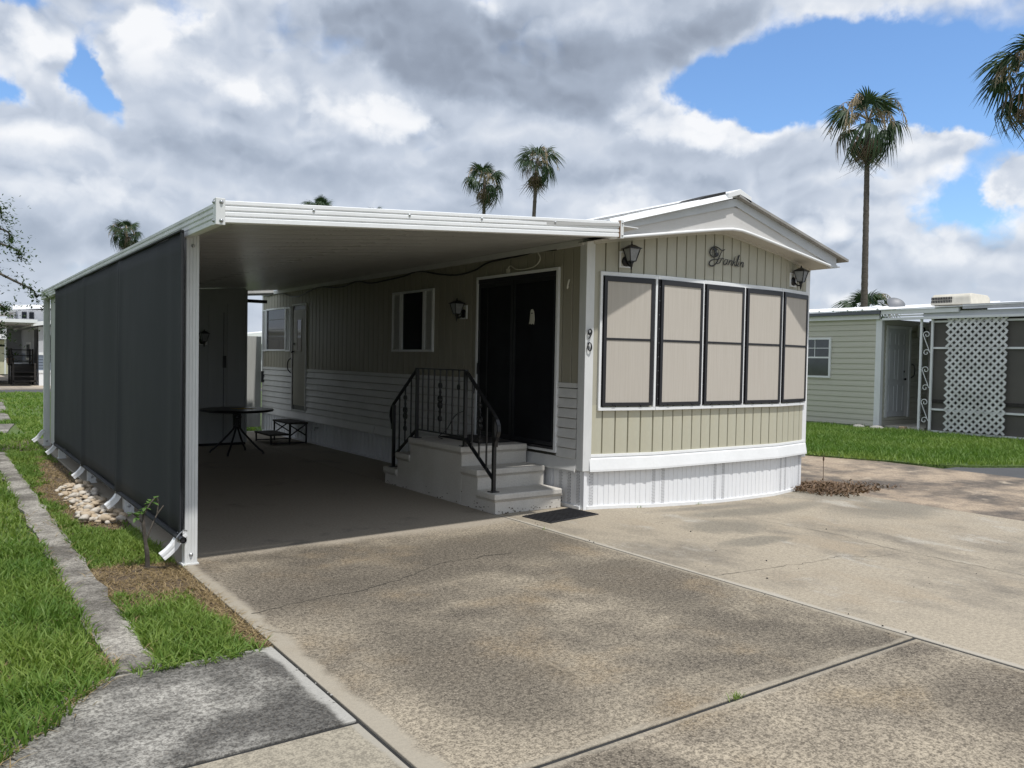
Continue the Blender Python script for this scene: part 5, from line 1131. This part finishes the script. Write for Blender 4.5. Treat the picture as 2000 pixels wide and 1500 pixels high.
# roof things
ac = thing('roof_air_conditioner', 'beige rooftop air conditioner with dark grille on the neighbouring home', 'air conditioner', (21, 10.3, 3.08))
A = [(20.6, 3.10), (20.62, 3.30), (20.70, 3.37), (21.5, 3.36), (21.6, 3.30), (21.62, 3.10)]
MB().ext([(x, 9.80 + (.06 if z < 3.2 else .10), z) for x, z in A], [(x, 10.88 - (0 if z < 3.2 else .03), z) for x, z in A]).part('shroud', M['acbeige'], ac, bevel=.03)
for k in range(13):
    for zz_ in (3.15, 3.23): MB().box(20.592, 20.615, 10.34 + k * .040, 10.34 + k * .040 + .020, zz_, zz_ + .065).part('grille_slot', M['plastic'], ac)
MB().box(20.7, 21.5, 9.9, 10.8, 2.98, 3.10).part('base', M['acbeige'], ac)
ds = thing('satellite_dish', 'dark grey satellite dish lying back on the neighbouring roof', 'satellite dish', (21, 12.0, 3.1))
Dm = Matrix.Translation((21, 12.0, 3.22)) @ Matrix.Rotation(R(38), 4, 'X') @ Matrix.Rotation(R(-24), 4, 'Y')
mb = MB(); pr_ = [(.001, -.035), (.08, -.033), (.15, -.022), (.21, -.006), (.235, .004), (.235, .010), (.21, 0), (.15, -.016), (.08, -.027), (.001, -.029)]
mb.lathe(pr_, 24).part('reflector', M['dish'], ds, Dm, smooth=True)
MB().tube([(21, 12.05, 3.06), (21, 12.04, 3.18)], .02, 6).part('mast', M['steel'], ds); MB().tube([(21, 12.16, 3.14), (21, 12.38, 3.24), (21, 12.44, 3.31)], .012, 6).box(20.96, 21.04, 12.36, 12.50, 3.28, 3.33).part('feed_arm', M['steel'], ds)
vt = thing('roof_vent', 'small white domed roof vent beside the satellite dish', 'roof vent', (21, 12.52, 3.08))
MB().lathe([(.10, -.04), (.10, .03), (.16, .035), (.165, .07), (.12, .10), (.02, .115)], 14, (21, 12.52, 3.08)).part('vent_cap', M['white'], vt)
bk = MB().box(18.70, 18.86, 10.40, 10.52, -.02, .13); tag(bk.part('clay_block', M['clay'], None, bevel=.008), 'small clay coloured block at the foot of the neighbouring porch post', 'block')
for x, y, s, lb in ((18.75, 11.55, .15, 'dark grey stone left of the neighbouring corner post'), (18.72, 11.06, .17, 'dark grey stone right of the neighbouring corner post'), (18.95, 10.75, .15, 'dark grey stone beside the small wooden landing')):
    tag(link('garden_stone', rmesh[0], None, Matrix.Translation((x, y, .02)) @ Matrix.Scale(s, 4), M['walk']), lb, 'stone', 'dark stones along the neighbouring wall')

# ================================================================== HOUSE ACROSS THE BACK ROAD
lh = thing('park_home', 'grey and slate blue park home with raised clerestory roof across the road', 'mobile home', (6, 44, 0))
FH = FR(3.95, 42, 0, 0)
MB().box(3.97, 8.2, 42.03, 60, .0, 2.6).part('wall_core', M['greyv'], lh)
for k in range(6): lap(0, 4.2, .66 + k * .125, .127, None).part('clapboard', M['bluev'], lh, FH)
MB().box(3.95, 8.2, 41.985, 42.02, 1.41, 2.62).part('upper_wall', M['greyv'], lh); MB().box(3.95, 8.2, 41.97, 42.0, 1.36, 1.47).part('belt_trim', M['white'], lh); MB().box(3.95, 8.2, 41.96, 42.0, .56, .68).part('belt_trim', M['white'], lh)
for k in range(14): MB().box(3.96 + k * .30, 3.96 + k * .30 + .29, 41.985, 42.01, 0, .56).part('skirting_panel', M['skirt'], lh)
MB().box(4.25, 4.33, 41.96, 42.0, 1.0, 2.3).part('window_trim', M['white'], lh); MB().box(4.33, 5.4, 41.97, 42.0, 1.05, 2.25).part('window_pane', M['glassd'], lh)
MB().box(3.945, 3.97, 42.0, 60, .66, 1.40).part('side_wall', M['bluev'], lh); MB().box(3.945, 3.97, 42.0, 60, 1.40, 2.62).part('side_wall', M['greyv'], lh)
MB().box(3.90, 3.95, 42.15, 43.4, .75, 2.50).part('door', M['shed'], lh)
sw = MB().box(3.90, 3.945, 45.0, 47.4, 1.10, 1.95); sw.part('window_frame', M['white'], lh); MB().box(3.885, 3.905, 45.5, 46.9, 1.2, 1.85).part('window_pane', M['glassd'], lh)
MB().ext([(3.65, 41.7, 2.62), (8.2, 41.7, 3.35), (8.2, 41.7, 3.50), (3.65, 41.7, 2.80)], [(3.65, 60, 2.62), (8.2, 60, 3.35), (8.2, 60, 3.50), (3.65, 60, 2.80)]).part('roof', M['white'], lh)
# clerestory
MB().box(3.55, 8.0, 46.5, 54, 2.6, 3.55).part('loft_wall', M['greyv'], lh)
for x in (3.64, 3.95): MB().box(x + .02, x + .22, 46.46, 46.5, 3.10, 3.42).part('loft_window', M['glassd'], lh); 
for y in (47.5, 49.6, 52.): f_ = MB().box(3.50, 3.55, y, y + 1.0, 2.95, 3.42).part('loft_window_frame', M['white'], lh); MB().box(3.485, 3.50, y + .25, y + .8, 3.0, 3.38).part('loft_pane', M['glassd'], f_)
MB().ext([(3.25, 46.0, 3.52), (8.3, 46.0, 3.90), (8.3, 46., 4.05), (3.25, 46.0, 3.72)], [(3.05, 54.5, 3.42), (8.3, 54.5, 3.8), (8.3, 54.5, 3.95), (3.05, 54.5, 3.58)]).part('loft_roof', M['white'], lh)
cpn = thing('neighbour_carport', 'flat white carport roof of the park home across the road', 'carport', (1.6, 45, 0))
MB().box(-6, 3.72, 40.0, 50, 2.72, 2.86).part('roof', M['white'], cpn); MB().box(-6, 3.6, 40.2, 50, 2.66, 2.72).part('soffit', M['ceil'], cpn)
for x in (-5.5, -1.5): MB().box(x, x + .12, 40.1, 40.22, 0, 2.68).part('post', M['white'], cpn)
MB().box(3.25, 3.93, 50, 50.1, .9, 2.70).part('rear_panel', M['greyv'], cpn)
stn = thing('porch_stairs', 'dark wooden porch stairs with handrails across the road', 'stairs', (3.3, 42.6, 0))
for k in range(4): MB().box(2.95, 3.92, 42.0 + k * .28, 42.3 + k * .28, .17 + k * .19, .22 + k * .19).part('tread', M['woodd'], stn)
MB().box(2.95, 3.92, 43.1, 44.4, .86, .92).part('landing', M['woodd'], stn); MB().box(3.0, 3.9, 42.9, 43.0, .1, .86).part('riser_board', M['woodd'], stn)
for x in (2.95, 3.78):
    for y, z in ((42.0, 1.0), (43.1, 1.62), (44.3, 1.62)): MB().box(x, x + .07, y, y + .07, 0, z).part('post', M['woodd'], stn)
MB().bar((2.98, 42.0, 1.0), (2.98, 43.1, 1.62), .05, .05).bar((2.98, 43.1, 1.6), (2.98, 44.3, 1.6), .05, .05).bar((2.98, 43.1, 1.25), (2.98, 44.3, 1.25), .04, .04).part('handrail', M['black'], stn)
for k in range(3): MB().bar((2.98, 44.3, 1.05 + k * .26), (3.9, 44.3, 1.05 + k * .26), .04, .04).part('rear_rail', M['black'], stn)
sdk = thing('garden_shed', 'dark garden shed under the carport across the road', 'shed', (1.9, 47.4, 0))
MB().box(.6, 2.75, 46.6, 48.4, .0, 1.75).part('wall', M['shed'], sdk); MB().ext([(.4, 46.4, 1.95), (2.95, 46.4, 1.72), (2.95, 46.4, 1.80), (.4, 46.4, 2.05)], [(.4, 48.6, 1.95), (2.95, 48.6, 1.72), (2.95, 48.6, 1.80), (.4, 48.6, 2.05)]).part('roof', M['shed'], sdk)
ch = thing('cottage', 'cream walled home with low white roof farther behind the carport', 'mobile home', (2, 64, 0))
MB().box(-4, 4.9, 62, 70, 0, 2.2).part('wall', M['cream'], ch); MB().box(-4.5, 5.2, 61.4, 70, 2.25, 2.75).part('roof', M['white'], ch); MB().box(3.9, 4.0, 61.9, 62, 0, 2.25).part('post', M['white'], ch)
dsl = thing('satellite_dish', 'small satellite dish on a long arm above the carport across the road', 'satellite dish', (3.1, 44, 2.9))
MB().lathe([(.001, 0), (.2, .03), (.26, .07), (.26, .075), (.2, .04), (.001, .01)], 14).part('reflector', M['dish'], dsl, Matrix.Translation((3.32, 44, 3.12)) @ Matrix.Rotation(R(-95), 4, 'Y'))
MB().tube([(3.28, 44, 2.86), (3.30, 44, 3.1)], .02, 6).tube([(3.25, 44, 3.0), (2.72, 44, 3.42)], .018, 6).box(2.62, 2.78, 43.95, 44.05, 3.38, 3.5).part('feed_arm', M['dish'], dsl)
pl_ = thing('potted_plant', 'leafy plant beside the porch stairs across the road', 'plant', (3.1, 41.7, 0))
MB().lathe([(.10, 0), (.14, .02), (.17, .26), (.15, .26)], 10, (3.05, 44.6, .92)).part('pot', M['clay'], pl_)
for _ in range(40): link('leaf', lfm, pl_, Matrix.Translation((3.05 + random.gauss(0, .14), 44.6 + random.gauss(0, .1), 1.3 + random.gauss(0, .14))) @ Matrix.Rotation(random.uniform(0, 6.28), 4, 'Z') @ Matrix.Rotation(random.uniform(-1, 1), 4, 'Y') @ Matrix.Scale(3.2, 4))
fh = thing('distant_home', 'far home with a white roof seen over the board gate', 'mobile home', (16.5, 50, 0))
MB().box(11, 26, 50, 56, 0, 2.2).part('wall', M['greyv'], fh); MB().ext([(10.5, 49.6, 2.2), (18.5, 49.6, 3.15), (26.5, 49.6, 2.2)], [(10.5, 56, 2.2), (18.5, 56, 3.15), (26.5, 56, 2.2)]).part('roof', M['white'], fh)

# ================================================================== PALMS
def frondmesh(nseg, rad, pet, droop, arch, spread, m, seed, ragged=.15):
    rnd = random.Random(seed); V = []; Q = []
    def quad(a, b, c, d_): i = len(V); V.extend([a, b, c, d_]); Q.append((i, i + 1, i + 2, i + 3))
    px = [(pet * t, 0, arch * (t - t * t * 1.2)) for t in (0, .35, .7, 1)]
    for a, b in zip(px, px[1:]):
        for o in ((0, .016, 0), (0, 0, .014)):
            quad((a[0], a[1] - o[1], a[2] - o[2]), (a[0], a[1] + o[1], a[2] + o[2]), (b[0], b[1] + o[1] * .7, b[2] + o[2] * .7), (b[0], b[1] - o[1] * .7, b[2] - o[2] * .7))
    hub = px[-1]
    for k in range(nseg):
        a = R(spread) * ((k + .5) / nseg * 2 - 1); L = rad * (.72 + .28 * math.cos(a * .8)) * rnd.uniform(1 - ragged, 1 + ragged * .5)
        ca, sa = math.cos(a), math.sin(a); wv = rad * math.radians(spread) / nseg * 1.45
        dr = droop * rnd.uniform(.7, 1.4); tw = rnd.uniform(-.25, .25)
        pts = []
        for t, ww in ((.04, .08), (.36, .60), (.62, .70), (.84, .36), (1., .05)):
            z = hub[2] + .10 * t * rad * (1 if k % 2 else .4) - .25 * abs(sa) * t * rad - dr * rad * max(0, t - .42) ** 1.6 * 2.0
            rr_ = L * (t - .25 * droop * max(0, t - .5) ** 2)
            c_ = (hub[0] + ca * rr_, sa * rr_, z); pts.append((c_, wv * ww * .5))
        for (c0, w0), (c1, w1) in zip(pts, pts[1:]):
            quad((c0[0] - sa * w0, c0[1] + ca * w0, c0[2] + tw * w0), (c0[0] + sa * w0, c0[1] - ca * w0, c0[2] - tw * w0), (c1[0] + sa * w1, c1[1] - ca * w1, c1[2] - tw * w1), (c1[0] - sa * w1, c1[1] + ca * w1, c1[2] + tw * w1))
    V_ = np.array(V); t_ = np.clip(np.hypot(V_[:, 0] - hub[0], V_[:, 1]) / rad, 0, 1) * .5 + np.repeat(np.array([rnd.random() for _ in range(len(Q))]), 4) * .5
    return npmesh('frond', V_, np.array(Q), m, t_)
FM_up = [frondmesh(24, .82, .72, .45, .05, 112, M['frond'], s, .12) for s in (1, 2, 3)]
FM_mid = [frondmesh(24, .86, .92, 1.0, .16, 112, M['frond'], s, .14) for s in (4, 5, 6)]
FM_low = [frondmesh(22, .90, .95, 1.6, .18, 92, M['frond'], s, .3) for s in (7, 8)]
FM_dead = [frondmesh(14, .85, .75, 1.6, .10, 46, M['deadfrond'], s, .6) for s in (9, 10, 11)]
def palm(x, y, zc, sc, label, nfr=34, lean=(0, 0), seed=1, stalks=7, r=.15):
    rnd = random.Random(seed); t = thing('palm_tree', label, 'palm tree', (x, y, -.05), 'tall fan palms')
    hub = Vector((x + lean[0], y + lean[1], zc))
    P = crom([(x, y, -.1), (x + lean[0] * .2, y + lean[1] * .2, zc * .33), (x + lean[0] * .55, y + lean[1] * .55, zc * .68), tuple(hub)], 26); n_ = len(P)
    mb = MB(); rs = [r * (1.25 - .45 * min(1, i / n_ * 1.3)) * (1 + .07 * (i % 2) + rnd.uniform(-.03, .03)) for i in range(n_)]; mb.tube(P, rs, 12); mb.part('trunk', M['trunk'], t, smooth=True)
    for k in range(nfr):
        u_ = (k + .5) / nfr; e = 80 - 132 * u_ ** .9 + rnd.uniform(-13, 13); yaw = k * 137.5 + rnd.uniform(-14, 14)
        pool = FM_up if e > 38 else FM_mid if e > -8 else FM_low + FM_dead[:1]
        me = pool[k % len(pool)]; s_ = sc * rnd.uniform(.86, 1.12) * (.85 if e > 60 else 1)
        Mx = Matrix.Translation(hub + Vector((0, 0, .10 * sc - .35 * sc * u_))) @ Matrix.Rotation(R(yaw), 4, 'Z') @ Matrix.Rotation(R(-e), 4, 'Y') @ Matrix.Rotation(R(rnd.uniform(-25, 25)), 4, 'X') @ Matrix.Scale(s_, 4)
        link('frond', me, t, Mx)
    for k in range(max(6, nfr // 3)):
        yaw = k * 137.5 + 40; e = -66 - rnd.uniform(0, 20)
        Mx = Matrix.Translation(hub + Vector((0, 0, -.30 * sc - .1 * rnd.random()))) @ Matrix.Rotation(R(yaw), 4, 'Z') @ Matrix.Rotation(R(-e), 4, 'Y') @ Matrix.Scale(sc * rnd.uniform(.75, 1.05), 4)
        link('dead_frond', FM_dead[k % 3], t, Mx)
    for k in range(stalks):      # arching flower stalks with hanging strands
        a = rnd.uniform(0, 6.28); ca, sa = math.cos(a), math.sin(a); L = sc * rnd.uniform(.9, 1.5); e0 = rnd.uniform(.1, .6)
        pts = [hub, hub + Vector((ca * L * .35, sa * L * .35, L * e0)), hub + Vector((ca * L * .75, sa * L * .75, L * (e0 - .05))), hub + Vector((ca * L, sa * L, -L * .25))]
        mb = MB(); P_ = crom(pts, 5); mb.tube(P_, .018 * sc, 4)
        for q_ in P_[6:]:
            for _ in range(2):
                v = Vector((rnd.gauss(0, .07), rnd.gauss(0, .07), -rnd.uniform(.12, .42))) * sc; mb.tube([q_, q_ + v * .5 + Vector((rnd.gauss(0, .03), rnd.gauss(0, .03), 0)), q_ + v], .016 * sc, 3)
        mb.part('flower_stalk', M['tanw'], t)
palm(30.72, 18.87, 11.35, .98, 'tall fan palm rising right of the gable behind the neighbouring roof', 21, (-.1, .05), 3, 11, .125)
palm(32.75, 13.4, 12.3, 1.02, 'tall fan palm cut by the right edge of the picture', 21, (-.22, .28), 5, 12, .125)
palm(32.75, 50.2, 14.55, 1.0, 'shorter of the two fan palms above the middle of the carport roof', 21, (.1, 0), 7, 10)
palm(32.55, 44.2, 14.75, 1.0, 'taller of the two fan palms above the middle of the carport roof', 21, (.45, -.1), 9, 10)
palm(31.92, 78.8, 16.1, 1.15, 'palm crown just showing above the carport fascia, the left and larger of two tips', 24, (0, 0), 11, 3, .2)
palm(37.1, 76.5, 15.45, 1.1, 'smallest palm crown tip showing above the carport fascia', 24, (0, 0), 13, 3, .2)
palm(15.8, 88.6, 13.5, 1.0, 'lone fan palm crown behind the left slope of the carport fascia', 28, (0, 0), 15, 7, .2)
palm(17.75, 57.3, 9.3, 1.2, 'thin palm trunk seen through the gap between shed and home', 20, (.15, 0), 17, 2, .12)
palm(42.6, 26.1, 4.55, 1.1, 'short fan palm directly behind the tall palm trunk over the neighbouring roof', 26, (0, 0), 19, 2, .16)
# small palm far left under the carport across the road
palm(4.9, 74., 3.1, .9, 'tiny distant palm top above the cream walled home', 16, (0, 0), 21, 0, .14)

# ================================================================== TREE OVERHANGING FROM THE LEFT
tr = thing('small_leaved_tree', 'small leaved tree whose drooping branch tips enter at the left edge', 'tree', (-1.7, 14.6, 0))
MB().tube(crom([(-1.7, 14.6, -.1), (-1.65, 14.6, .9), (-1.55, 14.55, 1.8), (-1.5, 14.5, 2.6)], 5), [.13] * 6 + [.10] * 6 + [.07] * 4, 9).part('trunk', M['bark'], tr, smooth=True)
LV, LQ, LT_ = [], [], []
lv = []
def limb(pts, r0, leafy=True):
    P = crom(pts, 7); n_ = len(P); MB().tube(P, [r0 * (1 - .8 * i / n_) for i in range(n_)], 6).part('limb', M['bark'], tr)
    for i in range(n_ // 3, n_):
        for _ in range(3):
            q_ = P[i]; v = Vector((random.gauss(.05, .16), random.gauss(0, .16), random.gauss(-.02, .10)))
            for j in range(9):
                lv.append(q_ + v * (j / 8) + Vector((random.gauss(0, .018), random.gauss(0, .018), random.gauss(0, .018))))
top = (-1.5, 14.5, 2.5)
for e_ in ((.93, 13.97, 3.05), (1.12, 13.95, 2.50), (.72, 13.98, 3.62), (.72, 14.0, 1.95), (.82, 14.0, 3.30), (.75, 13.9, 2.25), (-.2, 13.2, 3.9), (-1.4, 14.2, 4.4), (-2.9, 14.2, 3.9), (-3.3, 15.0, 3.0), (-1.6, 16.2, 3.7), (-.3, 15.6, 3.6), (-2.4, 13.2, 3.2), (-.9, 13.0, 3.0), (.2, 14.6, 3.9)):
    mid_ = Vector(top).lerp(Vector(e_), .55) + Vector((0, 0, .45)); limb([top, tuple(mid_), e_, (e_[0] + (e_[0] + 1.5) * .06, e_[1], e_[2] - .16)], .03)
    e2 = Vector(e_) + Vector((-.35, .3, -.28)); limb([tuple(mid_), tuple(mid_.lerp(e2, .5) + Vector((0, 0, .1))), tuple(e2)], .014)
n = len(lv); A_ = np.array([tuple(p) for p in lv]); yaw = RNG.uniform(0, 6.28, n); pit_ = RNG.uniform(-.9, .9, n); s_ = RNG.uniform(.020, .036, n)
ux = np.stack([np.cos(yaw) * np.cos(pit_), np.sin(yaw) * np.cos(pit_), np.sin(pit_)], 1) * s_[:, None]; vx_ = np.stack([-np.sin(yaw), np.cos(yaw), RNG.uniform(-.5, .5, n)], 1) * (s_ * .42)[:, None]
V_ = np.stack([A_ - ux, A_ - vx_, A_ + ux, A_ + vx_], 1).reshape(-1, 3); Q_ = np.arange(4 * n).reshape(n, 4)
o = link('foliage', npmesh('foliage', V_, Q_, M['leaf'], np.repeat(RNG.uniform(0, 1, n), 4)), tr); o['kind'] = 'stuff'
